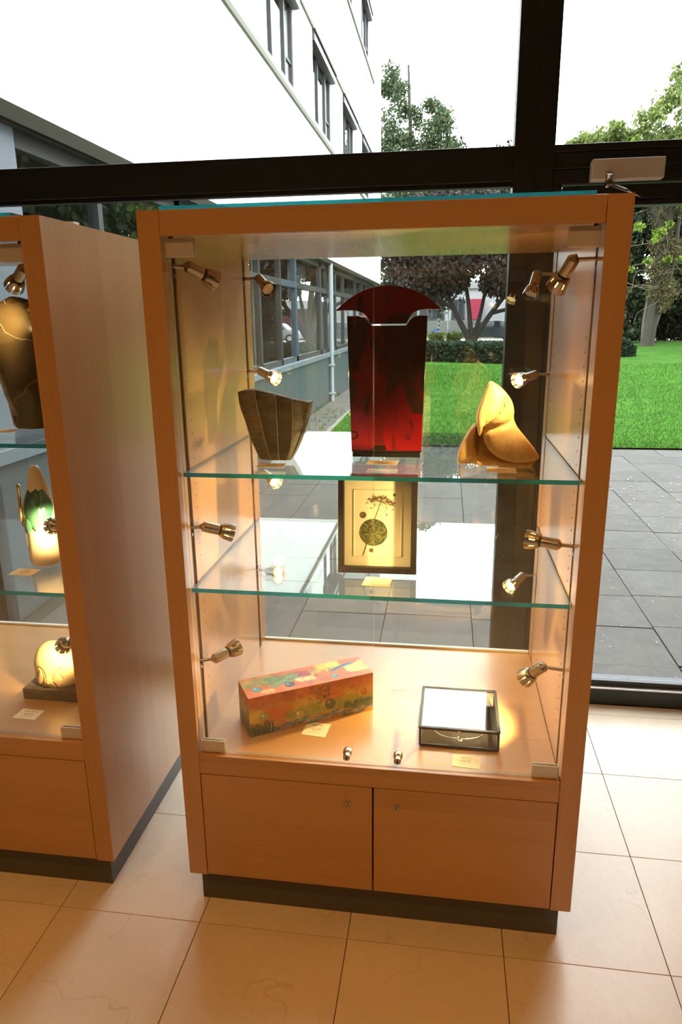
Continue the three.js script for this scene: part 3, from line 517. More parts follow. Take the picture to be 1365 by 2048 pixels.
// painted wooden box
{
  const t = thing('painted_box', 'long wooden box painted with orange sky, bubbles and blue waves', 'box', [0.174, DF, -0.1], Math.atan2(0.198, 0.335));
  const W = 0.392, D = 0.116, H = 0.126, LH = 0.030;
  const blob = (g, x, y, r, c, a = 1) => { g.globalAlpha = a; g.fillStyle = c; g.beginPath(); g.ellipse(x, y, r, r * rr(0.7, 1), rr(0, 3), 0, 7); g.fill(); g.globalAlpha = 1; };
  const wash = (g, x0, y0, x1, y1, n, cs, r0, r1, a = 0.22) => { for (let i = 0; i < n; i++) blob(g, rr(x0, x1), rr(y0, y1), rr(r0, r1), cs[Math.floor(rnd() * cs.length)], a); };
  const bubble = (g, x, y, r, c, hi = '#d9e6da') => { g.fillStyle = c; g.beginPath(); g.arc(x, y, r, 0, 7); g.fill(); g.globalAlpha = 0.6; g.fillStyle = hi; g.beginPath(); g.arc(x - r * 0.3, y - r * 0.35, r * 0.3, 0, 7); g.fill(); g.globalAlpha = 0.7; g.strokeStyle = '#2b2a1c'; g.lineWidth = 2; g.beginPath(); g.arc(x, y, r, 0, 7); g.stroke(); g.globalAlpha = 1; };
  const topTex = canvasTexture(1024, 320, (g, w, h) => {
    g.fillStyle = '#cf6a2c'; g.fillRect(0, 0, w, h);
    wash(g, 0, 0, w, h, 260, ['#d9752f', '#c65a26', '#de8a3a', '#b84c24'], 20, 70);
    wash(g, 0, 20, 260, 150, 90, ['#7f8f3a', '#b9a03c', '#5f8344'], 14, 42, 0.3); wash(g, 200, 60, 470, 190, 120, ['#4f8054', '#3d6f66', '#6f9a5d'], 10, 34, 0.3);
    wash(g, 640, 10, 820, 90, 90, ['#f0c23a', '#f6dc62', '#f2b02e'], 12, 36, 0.4); wash(g, 860, 90, 1010, 220, 80, ['#f8e6a4', '#f5cf78', '#fbefcc'], 14, 44, 0.35); wash(g, 470, 60, 600, 180, 80, ['#9d2c50', '#7e2747', '#b6406a'], 10, 30, 0.3);
    for (let i = 0; i < 420; i++) { const x = rr(560, 720), y = rr(50, 150) - (x - 640) * 0.1; g.fillStyle = i % 3 ? '#f3cf3c' : '#6b4a1c'; g.beginPath(); g.arc(x, y, rr(2, 5), 0, 7); g.fill(); }
    g.lineWidth = 5; for (let i = 0; i < 26; i++) { g.strokeStyle = ['#274f7d', '#3c72a6', '#1d3760', '#5d92ba'][i % 4]; g.globalAlpha = 0.85; g.beginPath(); g.moveTo(rr(700, 740), rr(130, 170)); g.bezierCurveTo(790, rr(80, 160), 850, rr(60, 140), rr(880, 960), rr(50, 120)); g.stroke(); } g.globalAlpha = 1;
    for (let i = 0; i < 30; i++) { g.strokeStyle = ['#3f7a70', '#2f5d5c', '#77a472', '#c9d7a0'][i % 4]; g.lineWidth = 3; g.globalAlpha = 0.7; g.beginPath(); g.moveTo(rr(180, 240), rr(190, 250)); g.bezierCurveTo(300, rr(150, 240), 380, rr(70, 200), rr(430, 480), rr(70, 150)); g.stroke(); } g.globalAlpha = 1;
    bubble(g, 95, 205, 40, '#53a0ad'); bubble(g, 355, 232, 40, '#31466c'); bubble(g, 510, 262, 22, '#a3407a'); bubble(g, 725, 240, 30, '#3c9aa8'); bubble(g, 960, 60, 20, '#b8456f'); bubble(g, 560, 255, 12, '#7d8b7c'); bubble(g, 640, 250, 12, '#6e7e86');
    wash(g, 430, 165, 560, 215, 40, ['#f1d08f', '#f4dfae'], 12, 30, 0.4); wash(g, 110, 240, 220, 290, 30, ['#f1d08f', '#e59a52'], 8, 20, 0.5);
    for (let i = 0; i < 60; i++) { const x = rr(570, 860), y = rr(215, 300), r = rr(4, 9); g.strokeStyle = '#6a3d23'; g.lineWidth = 2; g.beginPath(); g.arc(x, y, r, 0, 7); g.stroke(); }
    g.strokeStyle = '#b23f6b'; g.lineWidth = 6; for (let k = 0; k < 5; k++) { g.beginPath(); g.moveTo(838, 250); g.lineTo(838 + 34 * Math.cos(k * 1.257), 250 + 30 * Math.sin(k * 1.257)); g.stroke(); }
  });
  const frontTex = canvasTexture(1024, 328, (g, w, h) => {
    const gr = g; gr.fillStyle = '#b8702c'; gr.fillRect(0, 0, w, h);
    wash(g, 0, 0, w, 120, 160, ['#bf5f28', '#a95324', '#c9752e', '#8c3e24'], 16, 60, 0.3); wash(g, 0, 110, w, 230, 220, ['#c79c2f', '#b98a2c', '#d3b24a', '#a5862c'], 18, 60, 0.3); wash(g, 130, 110, 330, 210, 70, ['#b85f24', '#c06a2a'], 20, 46, 0.35); wash(g, 560, 70, 760, 150, 60, ['#c06a2a', '#b1571f'], 18, 40, 0.35);
    wash(g, 300, 170, w, 250, 150, ['#7f8435', '#93923c', '#6a7a3a'], 14, 40, 0.3);
    for (let x = 0; x < w; x += 6) { const y0 = 270 - 12 * Math.sin(x * 0.02) - 10 * Math.sin(x * 0.047), sea = ['#4f6a78', '#6e8490', '#3c5261', '#8d9a9c'][Math.floor(rnd() * 4)]; g.globalAlpha = 0.55; g.fillStyle = sea; g.beginPath(); g.ellipse(x, y0 + rr(0, 44), rr(14, 30), rr(6, 14), -0.2, 0, 7); g.fill(); } g.globalAlpha = 1;
    for (let i = 0; i < 90; i++) { g.strokeStyle = i % 2 ? '#b9bfb6' : '#35485a'; g.globalAlpha = 0.5; g.lineWidth = rr(2, 4); const x = rr(170, w), y = rr(235, 305); g.beginPath(); g.moveTo(x, y); g.quadraticCurveTo(x + 25, y - rr(4, 18), x + rr(40, 70), y + rr(-8, 4)); g.stroke(); } g.globalAlpha = 1;
    for (let i = 0; i < 260; i++) { g.strokeStyle = ['#2f4a31', '#223a2a', '#47603a'][i % 3]; g.lineWidth = 3; const x = rr(0, 190), y = rr(230, h); g.beginPath(); g.moveTo(x, y + 20); g.lineTo(x + rr(-8, 8), y - rr(8, 26)); g.stroke(); }
    wash(g, 780, 215, w, 270, 90, ['#3f5a3c', '#2e4733', '#556b42'], 10, 26, 0.45);
    bubble(g, 118, 180, 36, '#8f9a3f'); bubble(g, 130, 226, 18, '#8d2a2a'); bubble(g, 400, 225, 40, '#a89440', '#e7dfae'); bubble(g, 655, 190, 44, '#4c5a2c', '#a9b77a'); bubble(g, 565, 150, 20, '#6f8a3e'); bubble(g, 610, 122, 14, '#3d4b28'); bubble(g, 945, 150, 26, '#b9531f', '#f0b47a'); bubble(g, 840, 80, 16, '#b3521f');
    for (let i = 0; i < 46; i++) { const x = rr(480, 650), y = rr(20, 115), r = rr(5, 13); g.strokeStyle = '#4a3320'; g.lineWidth = 3; g.beginPath(); g.arc(x, y, r, 0, 7); g.stroke(); if (i % 3 === 0) { g.fillStyle = '#cfc3a3'; g.beginPath(); g.arc(x, y, 3, 0, 7); g.fill(); } }
  });
  const endTex = canvasTexture(256, 280, (g, w, h) => { g.fillStyle = '#7d6a35'; g.fillRect(0, 0, w, h); wash(g, 0, 0, w, 90, 40, ['#b0602a', '#a0702e'], 14, 40, 0.35); wash(g, 0, 80, w, 190, 60, ['#9a8a3c', '#8a8048', '#a99a5c'], 14, 40, 0.3); wash(g, 0, 180, w, h, 80, ['#4f5f5a', '#3f5048', '#5f6f6a'], 14, 40, 0.35); });
  const back = std({ color: rgb(0.30, 0.13, 0.05), roughness: 0.5 }), look = (tx) => phys({ map: tx, roughness: 0.38 });
  const top = look(topTex), front = look(frontTex), end = look(endTex);
  const part = (name, y0, y1) => {
    const g = new THREE.BoxGeometry(W, y1 - y0, D); g.translate(W / 2, (y0 + y1) / 2, -D / 2);
    const uv = g.attributes.uv; for (let f = 0; f < 6; f++) if (f !== 2 && f !== 3) for (let i = f * 4; i < f * 4 + 4; i++) uv.setY(i, mix(y0 / H, y1 / H, uv.getY(i)));
    return mk(name, g, [end, end, top, back, front, back], t);
  };
  part('box_body', 0.0005, H - LH - 0.0006); part('lid', H - LH, H);
}
// small glass jewellery box with a necklace inside
{
  const t = thing('jewellery_box', 'black edged glass jewellery box with a dark lining', 'jewellery box', [0.772, DF, -0.2315], -0.012);
  const w = 0.108, d = 0.112, h = 0.062, e = 0.0032, frame = std({ color: rgb(0.013, 0.013, 0.014), roughness: 0.35, metalness: 0.4 }), lining = phys({ color: rgb(0.006, 0.006, 0.008), roughness: 0.9, specularIntensity: 0.3 });
  mk('base', box(-w, 0.0004, -d, w, 0.006, d, 0.001), frame, t);
  mk('lining', box(-w + 0.004, 0.006, -d + 0.004, w - 0.004, 0.0085, d - 0.004, 0), lining, t);
  const bars = []; for (const sx of [-1, 1]) for (const sz of [-1, 1]) bars.push(box(sx * w - e, 0.006, sz * d - e, sx * w + e, h - 0.004, sz * d + e, 0.0008));
  for (const sz of [-1, 1]) bars.push(box(-w, 0.004, sz * d - e * 0.8, w, 0.011, sz * d + e * 0.8, 0.0008)); for (const sx of [-1, 1]) bars.push(box(sx * w - e * 0.8, 0.004, -d, sx * w + e * 0.8, 0.011, d, 0.0008));
  mk('edge_frame', bars, frame, t);
  for (const s of [-1, 1]) { mk('side_pane', box(s * w - 0.001, 0.008, -d + e, s * w + 0.001, h - 0.004, d - e, 0), M.pane, t); mk('side_pane', box(-w + e, 0.008, s * d - 0.001, w - e, h - 0.004, s * d + 0.001, 0), M.pane, t); }
  const lid = mk('lid', [box(-w - 0.003, h - 0.004, d - 0.004, w + 0.003, h + 0.003, d + 0.005, 0.001), box(-w - 0.003, h - 0.004, -d - 0.005, w + 0.003, h + 0.003, -d + 0.004, 0.001), box(-w - 0.005, h - 0.004, -d, -w + 0.004, h + 0.003, d, 0.001), box(w - 0.004, h - 0.004, -d, w + 0.005, h + 0.003, d, 0.001)], frame, t);
  mk('lid_pane', box(-w + 0.002, h - 0.0015, -d + 0.002, w - 0.002, h + 0.0015, d - 0.002, 0), M.pane, lid);
  mk('clasp', box(-0.004, h - 0.009, d + 0.004, 0.004, h + 0.001, d + 0.007, 0.001), M.steel, t);
  const n = thing('necklace', 'thin silver necklace lying inside the black edged glass box', 'necklace', [0.772, DF + 0.0088, -0.2315]);
  const pts = []; for (let i = 0; i < 40; i++) { const a = -Math.PI / 2 + 0.09 + (2 * Math.PI - 0.18) * i / 39, k = 0.076; pts.push([k * Math.cos(a), 0.0022 + (Math.sin(a) < 0 ? 0.012 * Math.sin(a) * Math.sin(a) : 0.002), -k * 1.06 * Math.sin(a) + 0.014]); }
  const silver = std({ color: rgb(0.86, 0.82, 0.74), metalness: 1, roughness: 0.2 });
  mk('chain', tube(pts, 0.0011, 120, 6), silver, n);
  mk('pendant', [tube([[-0.006, 0.016, 0.097], [0.0, 0.012, 0.101], [0.008, 0.010, 0.099], [0.010, 0.007, 0.093], [0.004, 0.010, 0.091], [0.0, 0.016, 0.094]], 0.0012, 30, 6), (() => { const s = new THREE.SphereGeometry(0.0034, 14, 10); s.translate(-0.003, 0.0165, 0.0935); return s; })()], silver, n);
}
// dark veined torso in the left cabinet
{
  const t = thing('torso', 'dark polished stone torso with pale veins in left cabinet', 'sculpture', [-0.50, 1.371, -0.33]);
  const tex = texture(512, 512, (u, v) => { const c = fbm(u, v, 4, 4, 4, 6), w = Math.abs(fbm(u, v, 3, 3, 3, 13) + 0.25 * fbm(u, v, 8, 8, 2, 23) - 0.62), vein = w < 0.006 ? 0.7 : 0, k = 0.8 + 0.5 * (c - 0.5); return [mix(0.085 * k, 0.45, vein), mix(0.060 * k, 0.36, vein), mix(0.030 * k, 0.22, vein)]; }, [0.42, 0.42]);
  const fn = (x, y, z) => {
    const p = [x, y, z]; let d = 9;
    d = smin(d, capsule(p, [-0.014, 0.035, 0.004], [-0.012, 0.12, 0.0], 0.052, 0.058), 0.03);
    d = smin(d, capsule(p, [-0.015, 0.13, 0.0], [-0.03, 0.25, 0.0], 0.074, 0.105), 0.05);
    d = smin(d, capsule(p, [-0.135, 0.300, 0.0], [0.075, 0.312, 0.0], 0.064, 0.056), 0.06);
    d = smin(d, capsule(p, [-0.062, 0.255, 0.045], [-0.060, 0.24, 0.048], 0.036, 0.030), 0.04);
    d = smin(d, capsule(p, [0.045, 0.255, 0.045], [0.045, 0.24, 0.048], 0.036, 0.030), 0.04);
    d = smin(d, capsule(p, [-0.052, 0.02, 0.024], [-0.060, 0.06, 0.018], 0.018, 0.016), 0.02);
    d = smin(d, capsule(p, [-0.04, 0.335, -0.01], [0.01, 0.345, -0.01], 0.044, 0.040), 0.04);
    d = Math.max(d, y - 0.362 + 0.010 * Math.sin(x * 60) + 0.008 * Math.sin(x * 131 + z * 70), 0.0008 - y);
    return d;
  };
  mk('carved_body', field(fn, [-0.03, 0.185, 0], 0.205, 90), phys({ map: tex, roughness: 0.24, clearcoat: 0.5, clearcoatRoughness: 0.15 }), t);
}
// ceramic figure with leaves in the left cabinet
{
  const t = thing('ceramic_figure', 'glazed ceramic figure with green leaves and a cream peak', 'sculpture', [-0.509, 0.955, -0.285]);
  const cream = phys({ color: rgb(0.72, 0.58, 0.40), roughness: 0.25, clearcoat: 0.8, clearcoatRoughness: 0.1 });
  const lathe = (pts, m, name) => mk(name, new THREE.LatheGeometry(smooth(pts, 30).map((q) => V2(Math.max(0, q[0]), q[1])), 36), m, t);
  lathe([[0, 0.0004], [0.038, 0.0004], [0.0445, 0.006], [0.045, 0.05], [0.043, 0.12], [0.040, 0.19], [0.030, 0.235], [0.010, 0.252], [0, 0.254]], cream, 'body');
  const peak = new THREE.LatheGeometry(smooth([[0.034, 0.215], [0.030, 0.245], [0.023, 0.272], [0.0165, 0.297], [0.010, 0.3075], [0, 0.310]], 24).map((q) => V2(Math.max(0, q[0]), q[1])), 28);
  { const p = peak.attributes.position; for (let i = 0; i < p.count; i++) p.setX(i, p.getX(i) - 0.05 * (p.getY(i) - 0.24) * (p.getY(i) - 0.2) * 10); }
  mk('peak', peak, cream, t, 'cream pointed peak');
  const greens = [[0.012, 0.085, 0.075], [0.05, 0.17, 0.11], [0.03, 0.13, 0.10], [0.20, 0.30, 0.12]].map((c) => phys({ color: rgb(...c), roughness: 0.2, clearcoat: 1, clearcoatRoughness: 0.08 }));
  const leaf = (ang, y0, y1, wid, m, out = 0.046, curl = 0.2) => {
    const n = 14, k = 8, pos = [], idx = [];
    for (let s = 0; s < 2; s++) for (let i = 0; i <= n; i++) for (let j = 0; j <= k; j++) {
      const v = i / n, w = wid * Math.sin(Math.PI * Math.min(0.97, 0.12 + 0.85 * v)) , a = ang + (j / k * 2 - 1) * w, y = mix(y0, y1, v), r = out + 0.004 * Math.sin(Math.PI * v) - (y > 0.19 ? (y - 0.19) * curl : 0) - s * 0.004 - 0.003 * Math.abs(j / k * 2 - 1);
      pos.push(r * Math.sin(a), y, r * Math.cos(a));
    }
    const N = (n + 1) * (k + 1);
    for (let i = 0; i < n; i++) for (let j = 0; j < k; j++) { const a = i * (k + 1) + j; idx.push(a, a + 1, a + k + 1, a + 1, a + k + 2, a + k + 1, N + a, N + a + k + 1, N + a + 1, N + a + 1, N + a + k + 1, N + a + k + 2); }
    const g = new THREE.BufferGeometry(); g.setAttribute('position', new THREE.Float32BufferAttribute(pos, 3)); g.setIndex(idx); g.computeVertexNormals();
    mk('leaf', g, m, t);
  };
  leaf(-0.55, 0.255, 0.135, 0.62, greens[0], 0.0465, 0.34); leaf(0.35, 0.25, 0.16, 0.55, greens[0], 0.0475, 0.34); leaf(-0.85, 0.18, 0.115, 0.42, greens[3], 0.0490); leaf(0.15, 0.215, 0.115, 0.5, greens[1], 0.0495, 0.2); leaf(-1.2, 0.16, 0.10, 0.4, greens[2], 0.0500); leaf(0.9, 0.24, 0.13, 0.5, greens[2], 0.048, 0.3); leaf(-0.35, 0.155, 0.11, 0.3, greens[1], 0.0515);
  const gold = phys({ color: rgb(0.55, 0.45, 0.22), roughness: 0.15, metalness: 0.7, clearcoat: 1 });
  mk('snail', [tube([[-0.054, 0.12, 0.01], [-0.056, 0.17, 0.012], [-0.056, 0.22, 0.012], [-0.055, 0.243, 0.013]], 0.006, 20, 10), tube([[-0.045, 0.14, 0.03], [-0.045, 0.155, 0.033], [-0.046, 0.175, 0.03]], 0.005, 14, 8), (() => { const s = new THREE.SphereGeometry(0.007, 16, 12); s.translate(-0.055, 0.247, 0.013); return s; })(), (() => { const s = new THREE.SphereGeometry(0.006, 16, 12); s.translate(-0.046, 0.178, 0.03); return s; })()], gold, t);
  mk('button', [(() => { const s = new THREE.TorusGeometry(0.005, 0.0018, 8, 20); s.rotateY(-0.9); s.translate(-0.0365, 0.024, 0.028); return s; })(), tube([[-0.0385, 0.13, 0.025], [-0.040, 0.09, 0.026], [-0.039, 0.06, 0.027], [-0.0385, 0.034, 0.027]], 0.0014, 16, 6)], gold, t);
}
// stone face on a dark block in the left cabinet
{
  const t = thing('carved_mask', 'pale stone face with closed eyes resting on a dark block', 'sculpture', [-0.53, DF, -0.285], 0.0);
  const bl = new RoundedBoxGeometry(0.19, 0.038, 0.13, 2, 0.002); bl.translate(0.015, 0.0194, 0.0); 
  mk('block', metres(bl), std({ map: stoneTex, color: rgb(0.75, 0.62, 0.5), roughness: 0.55 }), t, 'dark rectangular stone block');
  const tex = texture(256, 256, (u, v) => { const k = 0.95 + 0.2 * (fbm(u, v, 8, 8, 4, 4) - 0.5) - (vn(u * 60, v * 60, 60, 60, 9) > 0.93 ? 0.12 : 0); return [0.80 * k, 0.62 * k, 0.33 * k]; }, [0.12, 0.12]);
  const fn = (x, y, z) => {
    const p = [x, y, z]; let d = ellipsoid(p, [0.012, 0.086, -0.006], [0.076, 0.060, 0.056]);
    d = smin(d, ellipsoid(p, [-0.010, 0.122, -0.008], [0.046, 0.050, 0.046]), 0.03);           // forehead
    d = smin(d, ellipsoid(p, [0.074, 0.080, -0.004], [0.038, 0.044, 0.048]), 0.03);            // cheek and chin
    d = smin(d, ellipsoid(p, [0.010, 0.050, -0.004], [0.070, 0.036, 0.056]), 0.02);            // lower face
    d = smin(d, capsule(p, [0.002, 0.098, 0.040], [0.008, 0.064, 0.054], 0.006, 0.009), 0.018); // nose
    const skin = d;
    for (const [cx, cy, rot] of [[-0.024, 0.070, 0.20], [0.038, 0.068, -0.16]]) {              // almond outlines of the closed eyes
      const dx = (x - cx) * Math.cos(rot) - (y - cy) * Math.sin(rot), dy = (x - cx) * Math.sin(rot) + (y - cy) * Math.cos(rot), w = 0.0145 * (1 - (dy / 0.028) ** 2);
      if (Math.abs(dy) > 0.028 || z < 0) continue;
      const rim = Math.abs(Math.abs(dx) - w) * 0.8;
      d = Math.max(d, -Math.max(rim - 0.0019, -skin - 0.006));
      if (Math.abs(dx) < w) d = smin(d, skin - 0.0035 * (1 - (dx / Math.max(0.003, w)) ** 2), 0.002);
    }
    for (const pts of [[[-0.044, 0.092], [-0.030, 0.106], [-0.012, 0.100], [0.000, 0.084], [0.003, 0.066]], [[0.058, 0.096], [0.042, 0.104], [0.026, 0.096], [0.016, 0.078], [0.013, 0.062]]]) { // brow lines running into the nose
      if (z < 0) continue; const [r] = lineDist(x, y, pts); d = Math.max(d, -Math.max(r - 0.0018, -skin - 0.003));
    }
    return Math.max(d, 0.039 - y);
  };
  mk('face', field(fn, [0.015, 0.095, 0.0], 0.11, 88), phys({ map: tex, roughness: 0.5 }), t, 'pale yellow face with closed almond eyes');
}

// ---------------------------------------------------------------- outside: ground
const slabMats = [0, 1, 2, 3].map((k) => { const t = texture(256, 256, (u, v) => {
  const c = fbm(u, v, 5, 5, 4, 11 + 7 * k), s = vn(u * 128, v * 128, 128, 128, 31 + k), m = fbm(u, v, 3, 3, 3, 71 + k), moss = sstep(0.60, 0.75, m) * 0.5;
  const q = (0.042 + 0.0035 * k) * (0.86 + 0.7 * (c - 0.5) + 0.6 * (s - 0.5) + (s > 0.93 ? 0.9 : 0));
  return [q * mix(1.02, 0.97, moss), q * mix(0.98, 0.98, moss), q * mix(0.86, 0.58, moss)];
}, [0.5, 0.5]); return std({ map: t, bumpMap: t, bumpScale: 0.002, roughness: 0.74 }); });
{
  const p = structure('pavement', [0, G, 0]);
  mk('joint_bed', box(-1.82, -0.3, -8.19, 5.5, -0.012, FZ - 0.09, 0), std({ color: rgb(0.018, 0.02, 0.010), roughness: 1 }), p);
  const PX = 0.513, PZ = 0.4835, geos = [0, 1, 2].map(() => metres(new RoundedBoxGeometry(PX - 0.0045, 0.05, PZ - 0.0045, 1, 0.003), 'z'));
  const cut = metres(new RoundedBoxGeometry(PX - 0.0045, 0.05, 0.405, 1, 0.003), 'z');
  for (let i = -7; i < 7; i++) for (let j = -1; j < 14; j++) {
    const x = 1.92 + (i + 0.5) * PX - 2 * PX, first = j < 0, z = first ? -1.8165 + 0.206 : -1.82 - (j + 0.5) * PZ - (j === 13 ? 0.1 : 0);
    if (x < -1.9 || j === 13) continue;
    const m = mk('paving_slab', first ? cut : geos[(i + j + 9) % 3], slabMats[Math.floor(hash(i, j, 2) * 4)], p);
    m.position.set(x, -0.025 + (hash(i, j, 9) - 0.5) * 0.005, z + (first ? 0 : (hash(i, 1, 4) - 0.5) * 0.03)); m.rotation.set((hash(i, j, 6) - 0.5) * 0.004, 0, (hash(i, j, 7) - 0.5) * 0.006);
  }
  const path = structure('path', [0, G, 0]), pg = [0, 1].map(() => metres(new RoundedBoxGeometry(0.60, 0.05, 0.44, 1, 0.004), 'z'));
  const pale = [0, 1].map((k) => { const m = slabMats[k].clone(); m.color = rgb(1.5, 1.42, 1.26); return m; });
  mk('joint_bed', box(-1.85, -0.3, -26, -1.1, -0.012, -8.19, 0), std({ color: rgb(0.025, 0.035, 0.010), roughness: 1 }), path);
  for (let j = 0; j < 38; j++) { const m = mk('path_slab', pg[j % 2], pale[Math.floor(hash(j, 3, 3) * 2)], path); m.position.set(-1.475 + (hash(j, 1, 1) - 0.5) * 0.02, -0.022, -8.42 - j * 0.455); }
  const kerb = structure('kerb', [0, G, 0]), kg = metres(new RoundedBoxGeometry(0.075, 0.12, 0.99, 1, 0.006), 'z'), km = std({ color: rgb(0.16, 0.155, 0.135), roughness: 0.9 });
  for (let j = 0; j < 17; j++) { const m = mk('kerb_stone', kg, km, kerb); m.position.set(-1.125, -0.045, -8.7 - j); }
}
const lawnTex = texture(512, 512, (u, v) => { const c = fbm(u, v, 6, 6, 4, 3), s = vn(u * 200, v * 200, 200, 200, 8), d = fbm(u, v, 22, 22, 3, 40), k = 0.62 + 0.5 * (c - 0.5) + 0.5 * (s - 0.5) + 0.5 * (d - 0.5); return [0.050 * k + 0.005 * c, 0.150 * k + 0.005, 0.017 * k]; }, [3, 3]);
const lawnMat = phys({ map: lawnTex, roughness: 0.95, specularIntensity: 0.15 });
{
  const g = new THREE.PlaneGeometry(50, 41.8, 60, 50); g.rotateX(-Math.PI / 2); g.translate(23.9, 0, -29.1);
  const p = g.attributes.position; for (let i = 0; i < p.count; i++) p.setY(i, G + 0.01 + 0.05 * sstep(-9, -14, p.getZ(i)) * (fbm(p.getX(i) / 50, p.getZ(i) / 50, 8, 8, 2, 5) - 0.3));
  g.computeVertexNormals();
  const lawn = mk('lawn', metres(g, 'z', 0, 0), lawnMat); lawn.userData.kind = 'structure';
  mk('ground', box(-150, -0.4, -260, 150, G - 0.06, FZ - 0.3, 0), std({ color: rgb(0.05, 0.055, 0.035), roughness: 1 })).userData.kind = 'structure';
  mk('street', box(-40, G - 0.06, -58, 90, G + 0.03, -50, 0), std({ color: rgb(0.24, 0.24, 0.23), roughness: 0.9 })).userData.kind = 'structure';
  mk('yard', box(5.5, G - 0.2, -8.19, 40, G - 0.005, FZ - 0.3, 0), slabMats[1]).userData.kind = 'structure';
  // blades on the part of the lawn one can see well
  const blade = new THREE.BufferGeometry(); blade.setAttribute('position', new THREE.Float32BufferAttribute([-0.004, 0, 0, 0.004, 0, 0, 0.001, 0.03, 0.006, 0.004, 0, 0, 0.004, 0.026, 0.0, 0.0055, 0.045, 0.012], 3)); blade.computeVertexNormals();
  const N = 64000, im = new THREE.InstancedMesh(blade, phys({ color: 0xffffff, roughness: 0.9, specularIntensity: 0.2, side: THREE.DoubleSide }), N), m4 = new THREE.Matrix4(), q = new THREE.Quaternion(), col = new THREE.Color();
  for (let i = 0; i < N; i++) {
    const z = -8.2 - 17 * Math.pow(rnd(), 1.5), x = rr(-1.06, 4.5 + (-8 - z) * 0.45), s = rr(0.6, 1.6) * (1 + (-8.2 - z) * 0.06);
    q.setFromEuler(new THREE.Euler(rr(-0.5, 0.5), rr(0, 6.28), rr(-0.5, 0.5))); m4.compose(V3(x, G + 0.005, z), q, V3(s, s * rr(0.6, 1.1), s)); im.setMatrixAt(i, m4);
    const k = rr(0.55, 1.15); col.setRGB(0.075 * k, 0.195 * k, 0.028 * k); im.setColorAt(i, col);
  }
  im.name = 'grass'; im.castShadow = im.receiveShadow = true; scene.add(im); tag(im, 'short bright green grass of the lawn outside', 'grass', null, 'stuff');
  // fallen petals and straw on the paving
  const bit = new THREE.PlaneGeometry(0.022, 0.006); bit.rotateX(-Math.PI / 2);
  const NB = 900, ib = new THREE.InstancedMesh(bit, phys({ color: 0xffffff, roughness: 0.9, specularIntensity: 0.2, side: THREE.DoubleSide }), NB);
  for (let i = 0; i < NB; i++) { const far = rnd() < 0.45, z = far ? rr(-6.6, -4.4) : rr(-4.4, -1.5), x = far ? rr(1.2, 4.6) : rr(-0.9, 3.2), s = far ? rr(0.9, 2.2) : rr(0.3, 1.1); q.setFromEuler(new THREE.Euler(0, rr(0, 6.28), 0)); m4.compose(V3(x, G + 0.006, z), q, V3(s, 1, s * rr(0.4, 1.3))); ib.setMatrixAt(i, m4); const k = rr(0.14, 0.36); col.setRGB(k, k * 0.97, k * 0.85); ib.setColorAt(i, col); }
  ib.name = 'petals'; scene.add(ib); tag(ib, 'pale petals and straw scattered over the grey paving', 'petals', null, 'stuff');
  const NW = 420, iw = new THREE.InstancedMesh(blade, phys({ color: 0xffffff, roughness: 0.9, specularIntensity: 0.2, side: THREE.DoubleSide }), NW);
  for (let i = 0; i < NW; i++) { const wall = rnd() < 0.6, z = wall ? rr(-15, -3) : -8.42 + 0.228 - Math.floor(rr(0, 9)) * 0.455, x = wall ? -1.785 + rnd() * rnd() * 0.08 : rr(-1.76, -1.2), s = rr(0.7, 2); q.setFromEuler(new THREE.Euler(rr(-0.6, 0.6), rr(0, 6.28), rr(-0.6, 0.6))); m4.compose(V3(x, G, z), q, V3(s, s, s)); iw.setMatrixAt(i, m4); const k = rr(0.6, 1.2); col.setRGB(0.07 * k, 0.15 * k, 0.025 * k); iw.setColorAt(i, col); }
  iw.name = 'weeds'; scene.add(iw); tag(iw, 'weeds growing in the joints along the building wall', 'weeds', null, 'stuff');
}

